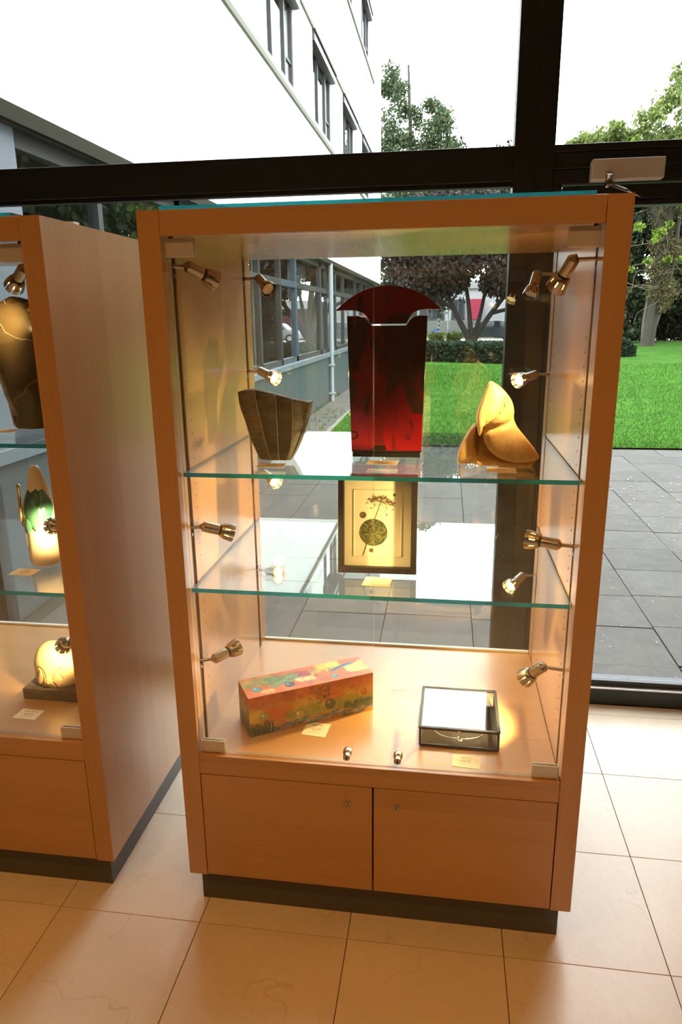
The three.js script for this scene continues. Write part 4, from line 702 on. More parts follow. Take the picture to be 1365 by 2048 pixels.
// ---------------------------------------------------------------- outside: the long building on the left
{
  const t = thing('building', 'long white building with grey ground floor windows beside the path', 'building', [0, 0, 0]);
  const white = std({ color: rgb(0.78, 0.79, 0.77), roughness: 0.8 }), grey = std({ color: rgb(0.036, 0.052, 0.056), roughness: 0.5 }), frame = phys({ color: rgb(0.034, 0.035, 0.033), roughness: 0.5, specularIntensity: 0.35 }), dark = std({ color: rgb(0.018, 0.02, 0.022), roughness: 0.45 });
  const fascia = phys({ color: rgb(0.018, 0.018, 0.011), roughness: 0.8, specularIntensity: 0.2 }), cord = std({ color: rgb(0.085, 0.09, 0.055), roughness: 0.7 }), sillM = std({ color: rgb(0.10, 0.12, 0.135), roughness: 0.45 }), inner = std({ color: rgb(0.045, 0.042, 0.04), roughness: 0.9 });
  const X = -1.72, X1 = -1.80, Z1 = -24.9, Z0 = FZ - 0.22;
  const ups = []; const open = []; for (let k = 0; k < 6; k++) open.push([-0.94 - 3.67 * k - 2.42, -0.94 - 3.67 * k]);
  for (const [y0, y1, wy0, wy1] of [[2.85, 6.49, 5.08, 6.42], [6.49, 10.2, 8.74, 10.1], [10.2, 13.6, 12.4, 13.5]]) {
    ups.push(box(X - 0.25, y0, Z1, X, wy0, Z0, 0), box(X - 0.25, wy1, Z1, X, y1, Z0, 0));
    let z = Z0; for (const [a, b] of open) { const bb = Math.min(b, Z0); if (z - bb > 0.01) ups.push(box(X - 0.25, wy0, bb, X, wy1, z, 0)); z = a; } ups.push(box(X - 0.25, wy0, Z1, X, wy1, z, 0));
    for (const [a, b0] of open) {
      const b = Math.min(b0, Z0 - 0.01), f = mk('window', [box(X - 0.16, wy0, a, X - 0.09, wy1, a + 0.09, 0), box(X - 0.16, wy0, b - 0.09, X - 0.09, wy1, b, 0), box(X - 0.16, wy1 - 0.10, a, X - 0.09, wy1, b, 0), box(X - 0.16, wy0, a, X - 0.09, wy0 + 0.07, b, 0), box(X - 0.16, wy0, a + 0.55, X - 0.09, wy1, a + 0.62, 0), box(X - 0.155, wy0 + 0.42, a, X - 0.10, wy0 + 0.46, a + 0.6, 0), box(X - 0.16, wy0, a + 1.4, X - 0.09, wy1, a + 1.45, 0)], dark, t);
      mk('window_pane', box(X - 0.13, wy0 + 0.05, a + 0.05, X - 0.12, wy1 - 0.05, b - 0.05, 0), M.pane, f);
      mk('blind_box', box(X - 0.10, wy1 - 0.13, a, X + 0.04, wy1, b, 0), dark, f);
      mk('head_trim', box(X - 0.02, wy1, a, X + 0.06, wy1 + 0.045, b, 0), fascia, f);
    }
  }
  mk('wall', ups, white, t);
  mk('gable_wall', box(-12, G, Z1 - 0.02, X, 13.6, Z1 + 0.25, 0), white, t);
  mk('gable_wall', box(-12, 3.7, Z0 - 0.1, X, 13.6, Z0, 0), white, t);
  mk('roof', box(-12, 13.6, Z1 - 0.1, X + 0.05, 13.9, Z0, 0), white, t);
  mk('inner_wall', box(-5.2, G, Z1, -5.0, 13.6, Z0, 0), inner, t);
  for (const y of [2.72, 6.45, 10.15]) mk('inner_floor', box(-5.0, y, Z1, X1 - 0.3, y + 0.1, Z0, 0), inner, t);
  for (const y of [4.93, 8.58]) mk('string_course', box(X - 0.01, y - 0.035, Z1 + 2.5, X + 0.035, y + 0.04, Z0, 0.004), cord, t);
  for (const y of [6.49]) mk('string_course', box(X - 0.01, y - 0.02, Z1 + 1, X + 0.03, y + 0.04, Z0, 0.004), cord, t);
  mk('fascia', box(X - 0.02, 2.757, Z1, X + 0.012, 2.85, Z0, 0.003), fascia, t);
  mk('soffit', box(X1 - 0.05, 2.757, Z1, X - 0.02, 2.80, Z0, 0), dark, t);
  // ground floor
  mk('base_wall', box(X1 - 0.25, G - 0.3, Z1, X1, 0.90, Z0, 0), inner, t);
  const zs = [Z0, -1.95, -2.5, -3.6, -5.2, -6.9, -8.1, -9.35, -10.52, -12.89, -13.65, -14.9, -16.2, -18.5, -20, -22, Z1];
  for (let i = 0; i + 1 < zs.length; i++) mk('base_panel', box(X1 - 0.01, G, zs[i + 1] + 0.006, X1 + 0.012, 0.90, zs[i] - 0.006, 0.002), grey, t);
  mk('sill', box(X1 - 0.1, 0.90, Z1, X1 + 0.06, 0.985, Z0, 0.006), sillM, t);
  for (let i = 0; i + 1 < zs.length; i++) {
    const a = zs[i + 1], b = zs[i], wide = [3, 7, 8, 10, 13].includes(i) ? 0.14 : 0.07;
    const f = mk('window_frame', [box(X1 - 0.09, 0.985, a, X1 - 0.01, 2.757, a + wide, 0), box(X1 - 0.09, 2.66, a, X1 - 0.01, 2.757, b, 0), box(X1 - 0.09, 0.985, a, X1 - 0.01, 1.07, b, 0), box(X1 - 0.085, 2.18, a, X1 - 0.005, 2.275, b, 0)], i === 7 ? std({ color: rgb(0.032, 0.048, 0.065), roughness: 0.45 }) : frame, t);
    mk('window_pane', box(X1 - 0.055, 1.06, a + 0.05, X1 - 0.047, 2.19, b, 0), M.pane, f); mk('window_pane', box(X1 - 0.055, 2.27, a + 0.05, X1 - 0.047, 2.67, b, 0), M.pane, f);
  }
  mk('wall_panel', box(X1 - 0.02, 0.985, -2.52, X1 + 0.01, 2.757, Z0, 0), std({ color: rgb(0.09, 0.105, 0.125), roughness: 0.6 }), t);
  const curtain = std({ color: rgb(0.13, 0.125, 0.115), roughness: 0.95 });
  for (const [z0, z1, y0] of [[-9.2, -8.7, 1.0], [-12.6, -12.0, 2.0], [-11.6, -11.1, 2.0], [-15.5, -15.1, 2.1]]) mk('curtain', (() => { const g = new THREE.PlaneGeometry(z1 - z0, 2.7 - y0, 40, 1), p = g.attributes.position; for (let i = 0; i < p.count; i++) p.setZ(i, 0.03 * Math.sin(p.getX(i) * 50)); g.computeVertexNormals(); g.rotateY(Math.PI / 2); g.translate(X1 - 0.3, (2.7 + y0) / 2, (z0 + z1) / 2); return g; })(), std({ color: rgb(0.13, 0.125, 0.115), roughness: 0.95, side: THREE.DoubleSide }), t);
  mk('downpipe', [rod([X1 + 0.07, 0.95, -13.62], [X1 + 0.07, 2.78, -13.62], 0.05, 0.05, 14), rod([X1 + 0.07, G, -13.62], [X1 + 0.07, 0.95, -13.62], 0.042, 0.042, 14), box(X1, 0.70, -13.69, X1 + 0.13, 0.74, -13.55, 0.005), box(X1, 0.1, -13.69, X1 + 0.13, 0.14, -13.55, 0.005)], std({ color: rgb(0.23, 0.255, 0.27), roughness: 0.5 }), t);
}

// ---------------------------------------------------------------- outside: plants
const leafGeo = (w, l) => { const g = new THREE.BufferGeometry(); g.setAttribute('position', new THREE.Float32BufferAttribute([0, 0, 0, -w, l * 0.45, 0.02 * l, 0, l * 0.5, -0.06 * l, 0, 0, 0, 0, l * 0.5, -0.06 * l, w, l * 0.45, 0.02 * l, -w, l * 0.45, 0.02 * l, 0, l, 0.1 * l, 0, l * 0.5, -0.06 * l, 0, l * 0.5, -0.06 * l, 0, l, 0.1 * l, w, l * 0.45, 0.02 * l], 3)); g.computeVertexNormals(); return g; };
const leafMat = phys({ color: 0xffffff, roughness: 0.75, specularIntensity: 0.35, transmission: 0.35, thickness: 0, side: THREE.DoubleSide });
function foliage(parent, n, geo, place, colors, s0, s1) {
  const im = new THREE.InstancedMesh(geo, leafMat, n), m4 = new THREE.Matrix4(), q = new THREE.Quaternion(), c = new THREE.Color();
  for (let i = 0; i < n; i++) {
    const p = place(i); q.setFromEuler(new THREE.Euler(rr(0, 6.28), rr(0, 6.28), rr(0, 6.28))); const s = rr(s0, s1);
    m4.compose(V3(...p), q, V3(s, s, s)); im.setMatrixAt(i, m4);
    const a = colors[Math.floor(rnd() * colors.length)], k = rr(0.42, 0.78); c.setRGB(a[0] * k, a[1] * k, a[2] * k); im.setColorAt(i, c);
  }
  im.name = 'foliage'; im.userData.kind = 'stuff'; im.castShadow = im.receiveShadow = true; parent.add(im);
}
const bark = std({ color: rgb(0.045, 0.04, 0.03), roughness: 0.95 });
function limbs(parent, list, mat = bark, name = 'branches') { mk(name, list.map(([pts, r0, r1]) => { const c = new THREE.CatmullRomCurve3(pts.map((p) => V3(...p))), n = 10, g = new THREE.TubeGeometry(c, n, 1, 7), p = g.attributes.position, v = V3(), w = V3(); for (let i = 0; i <= n; i++) { c.getPointAt(i / n, v); const r = mix(r0, r1, i / n); for (let j = 0; j <= 7; j++) { const k = i * 8 + j; w.fromBufferAttribute(p, k).sub(v).multiplyScalar(r).add(v); p.setXYZ(k, w.x, w.y, w.z); } } g.computeVertexNormals(); return g; }), mat, parent); }
const inBlobs = (blobs, shell = 0.55) => () => { const b = blobs[Math.floor(rnd() * blobs.length)], a = rr(0, 6.28), u = rr(-1, 1), r = Math.pow(rnd(), shell), s = Math.sqrt(1 - u * u); return [b[0] + b[3] * r * s * Math.cos(a), b[1] + b[4] * r * u, b[2] + b[3] * r * s * Math.sin(a)]; };
const small = leafGeo(0.05, 0.16), mid = leafGeo(0.09, 0.24), big = leafGeo(0.16, 0.42);
// clipped hedge
{
  const t = thing('hedge', 'low clipped evergreen hedge along the far edge of the lawn', 'hedge', [0, G, 0]);
  const at = (x) => [-27.6 + 1.9 * sstep(-1, 3.5, x) - 4.6 * sstep(3.5, 8.5, x)], W = 1.0, H = 0.72;
  foliage(t, 34000, leafGeo(0.04, 0.11), () => { const x = rr(-1.0, 8.65), zc = at(x)[0] - W, e = Math.min(1, (8.7 - x) / 0.5), top = rnd() < 0.45; const zz = top ? rr(-W, W) : W * rr(rnd() < 0.3 ? -0.9 : 0.7, 1.02), y = top ? H * rr(0.84, 1.04) : H * rr(0.02, 1); return [x, y * (0.5 + 0.5 * e), zc + zz * (0.6 + 0.4 * e)]; }, [[0.018, 0.055, 0.022], [0.03, 0.085, 0.03], [0.012, 0.035, 0.016], [0.05, 0.11, 0.05]], 0.7, 1.5);
  limbs(t, Array.from({ length: 60 }, (_, k) => { const x = -0.9 + 9.4 * k / 59, z = at(x)[0] - W + rr(-0.6, 0.6); return [[[x, 0, z], [x + rr(-0.1, 0.1), 0.3, z], [x + rr(-0.25, 0.25), 0.6, z + rr(-0.2, 0.2)]], 0.03, 0.008]; }), bark, 'stems');
}
// purple plum tree
{
  const t = thing('plum_tree', 'spreading purple-brown tree with forked trunk behind the hedge', 'tree', [1.75, G, -31]);
  limbs(t, [[[[0, 0, 0], [0.05, 0.5, 0], [0.0, 0.9, 0]], 0.34, 0.26], [[[-0.05, 0.7, 0], [-0.7, 1.9, 0.2], [-1.5, 3.6, 0.1]], 0.15, 0.06], [[[0, 0.8, 0], [-0.15, 2.2, -0.2], [-0.5, 4.2, -0.3]], 0.13, 0.05], [[[0.1, 0.7, 0], [0.7, 1.7, 0.1], [1.6, 2.9, 0.3], [2.4, 3.8, 0.2]], 0.14, 0.05], [[[0.1, 0.8, 0], [0.4, 2.0, -0.3], [0.7, 3.9, -0.2]], 0.11, 0.05], [[[0.9, 1.9, 0.1], [2.0, 2.2, 0.2], [3.0, 2.9, 0.1]], 0.09, 0.04], [[[-0.8, 2.1, 0.2], [-1.9, 2.7, 0.3], [-2.8, 3.4, 0.2]], 0.09, 0.04]], std({ color: rgb(0.022, 0.018, 0.015), roughness: 0.95 }), 'trunk');
  const B = [[-2.4, 3.2, 0.4, 1.1, 0.8], [2.8, 2.7, 0.5, 1.0, 0.7], [1.2, 3.1, 0.7, 1.0, 0.6], [-1.0, 3.3, 0.6, 0.9, 0.6], [-3.4, 5.2, 0, 1.3, 1.3], [-1.6, 5.0, 0, 1.7, 1.5], [0.2, 5.6, 0, 1.9, 1.5], [1.9, 4.6, 0, 1.6, 1.5], [-2.8, 4.2, 0.2, 1.3, 1.1], [3.0, 3.8, 0.1, 1.4, 1.2], [0.4, 4.3, 0.8, 1.8, 1.1], [-0.9, 4.1, 0.8, 1.5, 1.0], [2.2, 3.6, 0.6, 1.4, 0.9], [-0.4, 6.4, -0.4, 1.6, 1.0], [1.6, 6.0, -0.3, 1.5, 1.0], [-2.2, 5.8, -0.2, 1.3, 1.0], [3.6, 5.0, -0.3, 1.4, 1.1]];
  foliage(t, 34000, leafGeo(0.06, 0.18), inBlobs(B, 0.5), [[0.060, 0.045, 0.05], [0.085, 0.062, 0.065], [0.04, 0.032, 0.036], [0.11, 0.085, 0.085], [0.05, 0.06, 0.035]], 0.8, 1.7);
}
// tall loose tree against the sky
{
  const t = thing('tall_tree', 'tall loose green tree standing against the white sky', 'tree', [-1.2, G, -37]);
  limbs(t, [[[[0, 0, 0], [0.1, 4, 0], [-0.1, 9, 0], [-0.3, 13.5, 0]], 0.28, 0.05], [[[0, 5.5, 0], [0.8, 7.5, 0], [1.5, 9.5, 0.2], [1.7, 11.4, 0.2]], 0.10, 0.03], [[[0, 6, 0], [-0.8, 8.4, 0], [-1.2, 11, 0]], 0.1, 0.03], [[[0, 8, 0], [0.7, 9.6, 0], [1.0, 11.0, 0]], 0.06, 0.02]], bark, 'trunk');
  const B = []; for (const [x, y, r, n] of [[-1.1, 13.2, 0.5, 3], [-0.7, 12.3, 0.6, 3], [-1.2, 11.2, 0.8, 3], [0.1, 11.2, 0.5, 2], [0.9, 12.0, 0.45, 2], [1.3, 11.2, 0.5, 3], [1.0, 10.3, 0.7, 4], [-0.6, 10.0, 0.9, 4], [0.2, 9.1, 0.9, 4], [1.3, 9.3, 0.7, 4], [-1.1, 8.9, 0.9, 4], [1.5, 8.3, 0.7, 4], [0.4, 8.0, 1.0, 5], [-0.8, 7.8, 1.0, 5], [0.0, 6.8, 1.3, 6], [1.4, 7.2, 0.9, 4], [-1.2, 6.4, 1.2, 5], [0.8, 5.8, 1.4, 7], [-0.6, 5.2, 1.4, 7], [2.6, 8.1, 0.35, 1], [3.2, 8.0, 0.3, 1], [-1.3, 12.4, 0.5, 3], [-0.3, 11.7, 0.5, 2], [-1.3, 9.9, 0.7, 4], [0.6, 10.6, 0.6, 3], [1.9, 9.8, 0.5, 3], [1.7, 10.6, 0.5, 2], [-0.1, 10.2, 0.6, 3], [2.0, 8.9, 0.5, 3]]) for (let k = 0; k < n; k++) B.push([x + rr(-0.5, 0.5) * r, y + rr(-0.5, 0.5) * r, rr(-0.7, 0.7), r * rr(0.5, 0.95), r * rr(0.45, 0.9)]);
  foliage(t, 26000, leafGeo(0.045, 0.14), inBlobs(B.map((q) => [q[0], q[1], q[2], q[3] * 1.25, q[4] * 1.25]), 0.42), [[0.085, 0.15, 0.06], [0.12, 0.19, 0.075], [0.06, 0.10, 0.05], [0.15, 0.20, 0.085]], 0.7, 1.5);
}
// trees at the right, seen through the door and over it
function rounded(name, label, p, B, n, geo, cols, s0, s1, trunk, tm = bark) { const t = thing(name, label, 'tree', p); if (trunk) limbs(t, trunk, tm, 'trunk'); foliage(t, n, geo, inBlobs(B, 0.5), cols, s0, s1); return t; }
rounded('chestnut_tree', 'light green broad tree with its crown above the door', [10.4, G, -41.5], (() => { const B = []; for (const [x, y, r] of [[-3.4, 10.4, 0.5], [-2.6, 10.6, 0.8], [-1.6, 10.9, 0.8], [-0.6, 10.8, 1.0], [0.4, 11.3, 1.1], [1.3, 12.4, 0.9], [2.0, 13.4, 0.9], [2.8, 12.6, 1.3], [3.6, 13.9, 1.0], [1.6, 11.0, 1.3], [2.8, 10.8, 1.5], [0.0, 9.8, 1.4], [-2.0, 9.6, 1.2], [4.4, 12.4, 1.5], [4.6, 10.4, 1.6], [1.0, 8.4, 1.8], [3.2, 8.4, 1.8], [-1.2, 8.0, 1.5], [5.2, 8.4, 1.6]]) for (let k = 0; k < 3; k++) B.push([x + rr(-0.4, 0.4) * r, y + rr(-0.4, 0.4) * r, rr(-1, 1), r * rr(0.5, 0.8), r * rr(0.45, 0.75)]); return B; })(), 13000, mid, [[0.20, 0.29, 0.06], [0.26, 0.35, 0.08], [0.15, 0.23, 0.05], [0.30, 0.36, 0.10]], 0.6, 1.2, [[[[1.6, 0, -0.3], [1.9, 4, -0.3], [2.2, 9, 0], [2.4, 12.5, 0]], 0.4, 0.06], [[[1.9, 6, 0], [0, 8.4, 0.2], [-2.4, 10.3, 0]], 0.14, 0.03]]);
{
  const t = thing('ivy_tree', 'leaning pale trunk with golden twigs and fresh leaf sprigs', 'tree', [12.15, G, -42]);
  const pale = std({ color: rgb(0.09, 0.078, 0.06), roughness: 0.95 });
  limbs(t, [[[[0, 0, 0], [0.25, 1.4, 0], [0.75, 3.6, 0], [0.9, 7, 0.1], [0.7, 11, 0]], 0.18, 0.05], [[[-0.35, 0, 0.1], [-0.4, 1.6, 0.1], [-0.2, 3.5, 0.1]], 0.14, 0.07]], pale, 'trunk');
  const tw = []; for (let k = 0; k < 46; k++) { const y = rr(2.4, 10), x = 0.4 + rr(-0.3, 0.3), dx = rr(-2.4, 2.4), s = Math.sign(dx); tw.push([[[x, y, rr(0, 0.6)], [x + dx * 0.4, y + rr(-0.4, 0.5), rr(0.3, 1.1)], [x + dx, y + rr(-0.9, 0.9), rr(0.4, 1.4)], [x + dx + s * rr(0.2, 0.6), y + rr(-1.6, 0.6), rr(0.4, 1.4)]], rr(0.02, 0.045), 0.008]); }
  limbs(t, tw, std({ color: rgb(0.16, 0.13, 0.085), roughness: 0.95 }), 'twigs');
  const B = []; for (let k = 0; k < 26; k++) { const y = rr(2.2, 10.5), r = rr(0.35, 0.75); B.push([0.35 + rr(-0.5, 0.5), y, rr(-0.2, 0.5), r, r * 1.1]); }
  foliage(t, 15000, small, inBlobs(B, 0.6), [[0.34, 0.27, 0.12], [0.26, 0.24, 0.11], [0.20, 0.22, 0.09], [0.42, 0.33, 0.16]], 0.5, 1.0);
  const C = []; for (let k = 0; k < 42; k++) { const y = rr(3.4, 10.6); C.push([rr(-2.3, 2.2), y, rr(0.8, 1.8), rr(0.14, 0.32), rr(0.1, 0.22)]); }
  const f2 = new THREE.Group(); f2.name = 'leaf_sprigs'; t.add(f2); foliage(f2, 2600, leafGeo(0.09, 0.24), inBlobs(C, 0.7), [[0.34, 0.52, 0.06], [0.42, 0.58, 0.08], [0.26, 0.44, 0.06]], 0.6, 1.1);
}
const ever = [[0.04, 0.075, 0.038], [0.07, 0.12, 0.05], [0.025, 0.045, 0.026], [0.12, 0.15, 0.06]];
const bulk = (list) => { const B = []; for (const [x, y, r] of list) for (let k = 0; k < 4; k++) B.push([x + rr(-0.5, 0.5) * r, y + rr(-0.4, 0.4) * r, rr(-0.8, 0.8), r * rr(0.6, 0.9), r * rr(0.6, 0.9)]); return B; };
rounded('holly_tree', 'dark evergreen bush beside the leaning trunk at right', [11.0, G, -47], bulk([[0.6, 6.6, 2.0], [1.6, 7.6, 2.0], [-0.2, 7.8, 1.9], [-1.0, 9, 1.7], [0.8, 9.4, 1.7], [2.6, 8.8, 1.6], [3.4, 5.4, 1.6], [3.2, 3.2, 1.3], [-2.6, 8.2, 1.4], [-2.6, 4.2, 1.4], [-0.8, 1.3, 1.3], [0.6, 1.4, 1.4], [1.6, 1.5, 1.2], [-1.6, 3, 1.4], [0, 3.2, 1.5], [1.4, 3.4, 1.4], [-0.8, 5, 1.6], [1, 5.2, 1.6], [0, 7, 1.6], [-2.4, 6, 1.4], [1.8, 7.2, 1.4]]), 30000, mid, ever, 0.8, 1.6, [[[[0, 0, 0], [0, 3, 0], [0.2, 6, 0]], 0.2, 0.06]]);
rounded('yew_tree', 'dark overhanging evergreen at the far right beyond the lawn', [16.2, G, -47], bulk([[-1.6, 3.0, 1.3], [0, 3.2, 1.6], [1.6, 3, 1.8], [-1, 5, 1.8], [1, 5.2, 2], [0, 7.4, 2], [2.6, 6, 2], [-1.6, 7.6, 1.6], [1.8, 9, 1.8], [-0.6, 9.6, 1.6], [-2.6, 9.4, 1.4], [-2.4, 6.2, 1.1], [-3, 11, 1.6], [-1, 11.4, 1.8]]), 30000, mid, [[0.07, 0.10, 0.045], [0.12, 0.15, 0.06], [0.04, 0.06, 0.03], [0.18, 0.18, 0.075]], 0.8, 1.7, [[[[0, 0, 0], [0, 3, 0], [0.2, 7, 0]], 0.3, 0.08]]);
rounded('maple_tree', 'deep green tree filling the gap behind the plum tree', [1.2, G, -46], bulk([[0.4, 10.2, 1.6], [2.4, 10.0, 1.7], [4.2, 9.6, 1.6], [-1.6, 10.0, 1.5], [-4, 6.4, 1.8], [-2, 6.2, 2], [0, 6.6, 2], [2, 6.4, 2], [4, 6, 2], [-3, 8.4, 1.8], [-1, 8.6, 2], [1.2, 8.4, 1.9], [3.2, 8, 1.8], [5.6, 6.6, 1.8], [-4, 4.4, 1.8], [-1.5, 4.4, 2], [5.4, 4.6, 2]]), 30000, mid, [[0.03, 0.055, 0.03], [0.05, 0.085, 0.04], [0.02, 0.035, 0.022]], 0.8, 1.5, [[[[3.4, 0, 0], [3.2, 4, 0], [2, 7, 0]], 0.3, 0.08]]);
{
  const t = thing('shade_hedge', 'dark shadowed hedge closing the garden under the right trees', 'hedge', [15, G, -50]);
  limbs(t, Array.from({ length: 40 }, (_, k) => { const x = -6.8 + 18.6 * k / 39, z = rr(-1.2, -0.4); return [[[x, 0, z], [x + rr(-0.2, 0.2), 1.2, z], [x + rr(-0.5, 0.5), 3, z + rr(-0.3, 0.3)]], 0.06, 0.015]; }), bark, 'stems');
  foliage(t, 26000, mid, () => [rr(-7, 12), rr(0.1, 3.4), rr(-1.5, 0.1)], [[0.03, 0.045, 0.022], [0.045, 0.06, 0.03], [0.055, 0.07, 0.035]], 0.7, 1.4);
}
for (const [x, z, k, lab] of [[17, -36, 0, 'broad green border tree nearest the yew'], [18, -26, 1, 'broad green border tree halfway along the right edge'], [17.5, -16, 2, 'broad green border tree nearest the hall on the right']])
  rounded('border_tree', lab + ' of the garden', [x, G, z], bulk([[0, 2.4, 2.4], [-1.6, 4.6, 2.6], [1.6, 4.6, 2.6], [0, 6.6, 3], [-2, 8, 2.4], [2, 8.2, 2.4], [0, 10, 2.6], [0.4 * k, 2.6, 3]]), 9000, big, [[0.05, 0.09, 0.03], [0.07, 0.12, 0.04], [0.035, 0.06, 0.025]], 1.2, 2.2, [[[[0, 0, 0], [0.1, 3, 0], [0, 7, 0]], 0.35, 0.1]]);
for (const [x, z, lab] of [[0.0, -47, 'left of two yellow-green shrubs beyond the hedge'], [1.15, -47.4, 'right of two yellow-green shrubs beyond the hedge']]) {
  const t = thing('shrub', lab, 'shrub', [x, G, z]);
  foliage(t, 900, leafGeo(0.04, 0.16), () => { const a = rr(0, 6.28), r = Math.sqrt(rnd()), y = rr(0.05, 0.72); return [0.62 * r * Math.cos(a) * (0.5 + 0.7 * y), y, 0.4 * r * Math.sin(a)]; }, [[0.20, 0.24, 0.05], [0.28, 0.30, 0.06], [0.12, 0.17, 0.04]], 0.8, 1.5);
  limbs(t, [0, 1, 2, 3, 4].map((k) => [[[0.05 * (k - 2), 0, 0], [0.09 * (k - 2), 0.3, 0.03], [0.16 * (k - 2), 0.6, 0.02]], 0.02, 0.008]), bark, 'stems');
}

// ---------------------------------------------------------------- outside: the street
{
  const b = thing('shop_building', 'pale flat-roofed building with slanted red panel across the street', 'building', [0, G, -66]);
  mk('wall', box(-6, 0, -6, 7, 4.2, 0, 0.02), std({ color: rgb(0.26, 0.26, 0.27), roughness: 0.8 }), b);
  mk('fascia', box(-6, 4.2, -0.2, 7, 4.9, 0.25, 0.02), std({ color: rgb(0.20, 0.19, 0.19), roughness: 0.6 }), b);
  mk('canopy', slab([[2.4, 1.5], [3.7, 1.5], [3.7, 3.3], [2.6, 3.3]], 0.5, 0.02, 0.6), std({ color: rgb(0.22, 0.006, 0.03), roughness: 0.6 }), b, 'red slanted panel');
  for (const [x0, x1, d] of [[-4.5, -2.5, 0], [-1.9, 0.4, 0], [1.0, 2.2, 1]]) { const w = mk('window', [box(x0, 1.5, 0, x1, 1.6, 0.1, 0), box(x0, 3.2, 0, x1, 3.3, 0.1, 0), box(x0, 1.5, 0, x0 + 0.1, 3.3, 0.1, 0), box(x1 - 0.1, 1.5, 0, x1, 3.3, 0.1, 0), box((x0 + x1) / 2 - 0.05, 1.5, 0, (x0 + x1) / 2 + 0.05, 3.3, 0.1, 0)], std({ color: rgb(0.05, 0.05, 0.05), roughness: 0.5 }), b); mk('window_pane', box(x0 + 0.05, 1.55, 0.02, x1 - 0.05, 3.25, 0.04, 0), phys({ color: rgb(0.03, 0.035, 0.04), roughness: 0.08 }), w); }
  const w = thing('plank_wall', 'low grey wall of level planks across the street', 'wall', [0, G, -60]);
  for (let k = 0; k < 9; k++) mk('plank', box(-5, 0.5 + k * 0.108, -0.12, 4.2, 0.6 + k * 0.108, 0, 0.006), std({ color: rgb(0.085 + 0.006 * (k % 3), 0.088 + 0.006 * (k % 3), 0.086), roughness: 0.7 }), w);
  mk('footing', box(-5, -0.1, -0.3, 4.2, 0.5, 0.15, 0.01), std({ color: rgb(0.17, 0.175, 0.11), roughness: 0.9 }), w);
  const br = thing('brick_building', 'low red brick building with white band along the street', 'building', [7.3, G, -62]);
  mk('wall', box(0, 0, -6, 30, 2.6, 0, 0.01), std({ color: rgb(0.085, 0.028, 0.02), roughness: 0.9 }), br);
  mk('band', box(0, 2.6, -6, 30, 3.3, 0.1, 0.01), std({ color: rgb(0.35, 0.35, 0.34), roughness: 0.8 }), br);
  const tl = thing('traffic_light', 'traffic light on black and white banded pole', 'traffic light', [0.085, G, -50]);
  const wm = std({ color: rgb(0.36, 0.36, 0.37), roughness: 0.6 }), km = std({ color: rgb(0.015, 0.015, 0.015), roughness: 0.6 });
  for (let k = 0; k < 12; k++) mk('pole_band', rod([0, k * 0.14, 0], [0, (k + 1) * 0.14, 0], 0.055, 0.055, 12), k % 2 ? wm : km, tl);
  mk('pole', rod([0, 1.68, 0], [0, 2.5, 0], 0.05, 0.05, 12), wm, tl);
  const hd = mk('signal_head', box(-0.14, 1.7, -0.02, 0.18, 2.42, 0.16, 0.03), km, tl);
  for (let k = 0; k < 3; k++) mk('signal_lens', (() => { const g = new THREE.CylinderGeometry(0.075, 0.075, 0.03, 18); g.rotateX(Math.PI / 2); g.translate(0.02, 1.83 + 0.22 * k, 0.17); return g; })(), std({ color: [rgb(0.01, 0.07, 0.02), rgb(0.12, 0.07, 0.01), rgb(0.12, 0.01, 0.01)][k], roughness: 0.3 }), hd);
  mk('blue_disc', (() => { const g = new THREE.CylinderGeometry(0.15, 0.15, 0.02, 24); g.rotateX(Math.PI / 2); g.translate(-0.2, 0.82, 0.06); return g; })(), std({ color: rgb(0.02, 0.12, 0.55), roughness: 0.5 }), tl, 'round blue road sign');
  mk('arrow', slab([[-0.23, 0.90], [-0.26, 0.84], [-0.16, 0.74], [-0.13, 0.77], [-0.2, 0.86]], 0.01, 0.001, 0.082), wm, tl);
  const sp = thing('sign_post', 'white street post with finger boards and patterned foot', 'sign', [0.735, G, -48]);
  mk('post', rod([0, 0, 0], [0, 2.65, 0], 0.055, 0.05, 12), wm, sp);
  for (let k = 0; k < 5; k++) mk('post_sticker', rod([0, 0.35 + k * 0.13, 0], [0, 0.41 + k * 0.13, 0], 0.058, 0.058, 12), std({ color: rgb(0.04, 0.06, 0.2), roughness: 0.6 }), sp);
  for (const [y, s] of [[2.5, -1], [2.25, 1], [2.02, -1]]) mk('finger_board', slab(s > 0 ? [[0.05, y - 0.07], [0.5, y - 0.07], [0.56, y], [0.5, y + 0.07], [0.05, y + 0.07]] : [[-0.05, y - 0.07], [-0.05, y + 0.07], [-0.5, y + 0.07], [-0.56, y], [-0.5, y - 0.07]], 0.03, 0.003, 0.02), wm, sp);
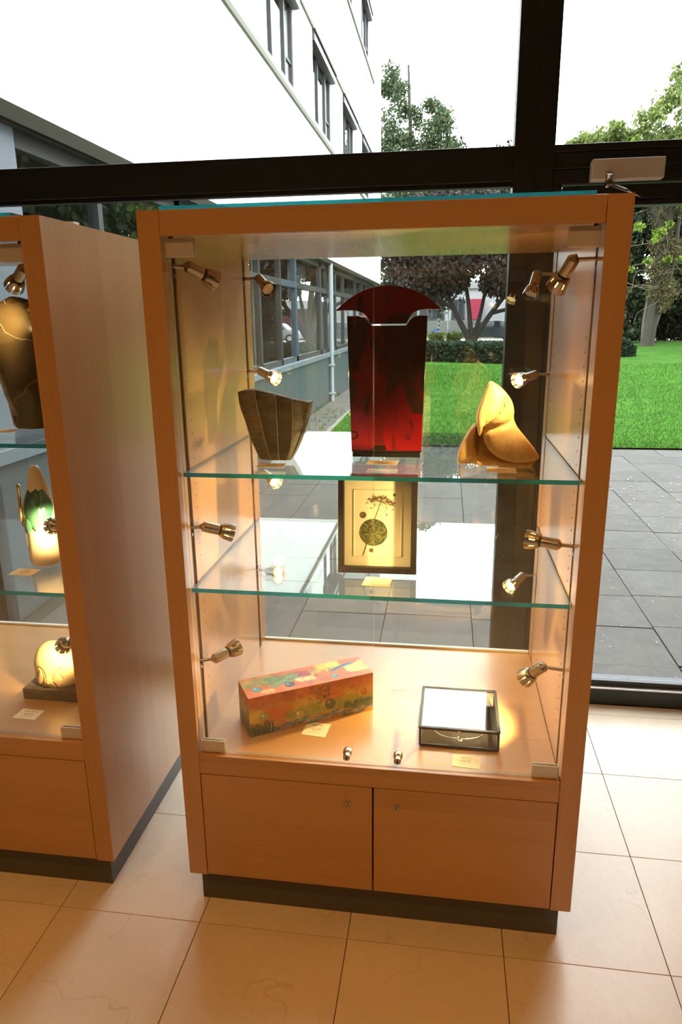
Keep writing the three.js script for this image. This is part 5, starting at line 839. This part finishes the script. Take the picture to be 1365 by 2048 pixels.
  const fence = thing('railing', 'black upright railings at the road beyond the plum tree', 'fence', [4.3, G, -54.5]);
  for (let k = 0; k < 14; k++) mk('rail_bar', rod([k * 0.15, 0, 0], [k * 0.15, 1.35, 0], 0.02, 0.02, 6), km, fence);
  for (const y of [0.2, 1.2]) mk('cross_rail', box(-0.05, y, -0.02, 2.1, y + 0.05, 0.02, 0.004), km, fence);
  // cars
  const carShape = (label, p, turn, paint) => {
    const c = thing('car', label, 'car', p, turn, undefined);
    const prof = smooth([[-2.05, 0.28], [-2.1, 0.62], [-1.9, 0.86], [-1.25, 0.95], [-0.75, 1.36], [0.2, 1.46], [1.1, 1.38], [1.7, 0.98], [2.0, 0.88], [2.05, 0.45], [2.0, 0.28]], 60), body = slab([...prof], 1.66, 0.06, 0.83);
    mk('body', body, paint, c);
    const glass = phys({ color: rgb(0.02, 0.025, 0.03), roughness: 0.08 });
    for (const s of [-1, 1]) { mk('side_window', slab([[-0.95, 0.98], [-0.62, 1.31], [0.2, 1.38], [0.2, 0.98]], 0.02, 0.004, s * 0.835 + 0.012), glass, c); mk('side_window', slab([[0.28, 0.98], [0.28, 1.38], [1.0, 1.31], [1.42, 0.98]], 0.02, 0.004, s * 0.835 + 0.012), glass, c); }
    for (const x of [-1.3, 1.3]) for (const s of [-1, 1]) { const w = new THREE.CylinderGeometry(0.31, 0.31, 0.2, 22); w.rotateX(Math.PI / 2); w.translate(x, 0.31, s * 0.76); const wh = mk('wheel', w, km, c); const h = new THREE.CylinderGeometry(0.18, 0.18, 0.02, 16); h.rotateX(Math.PI / 2); h.translate(x, 0.31, s * 0.865); mk('hub', h, M.alu, wh); }
    return c;
  };
  carShape('dark blue car parked on the street behind the plum tree', [3.7, G + 0.03, -52.5], 0.0, phys({ color: rgb(0.012, 0.018, 0.03), roughness: 0.25, clearcoat: 1 }));
  carShape('white car parked on the street, seen in window reflections', [8.6, G + 0.03, -52.5], 0.0, phys({ color: rgb(0.7, 0.7, 0.7), roughness: 0.25, clearcoat: 1 }));
}
renderer.render(scene, camera);
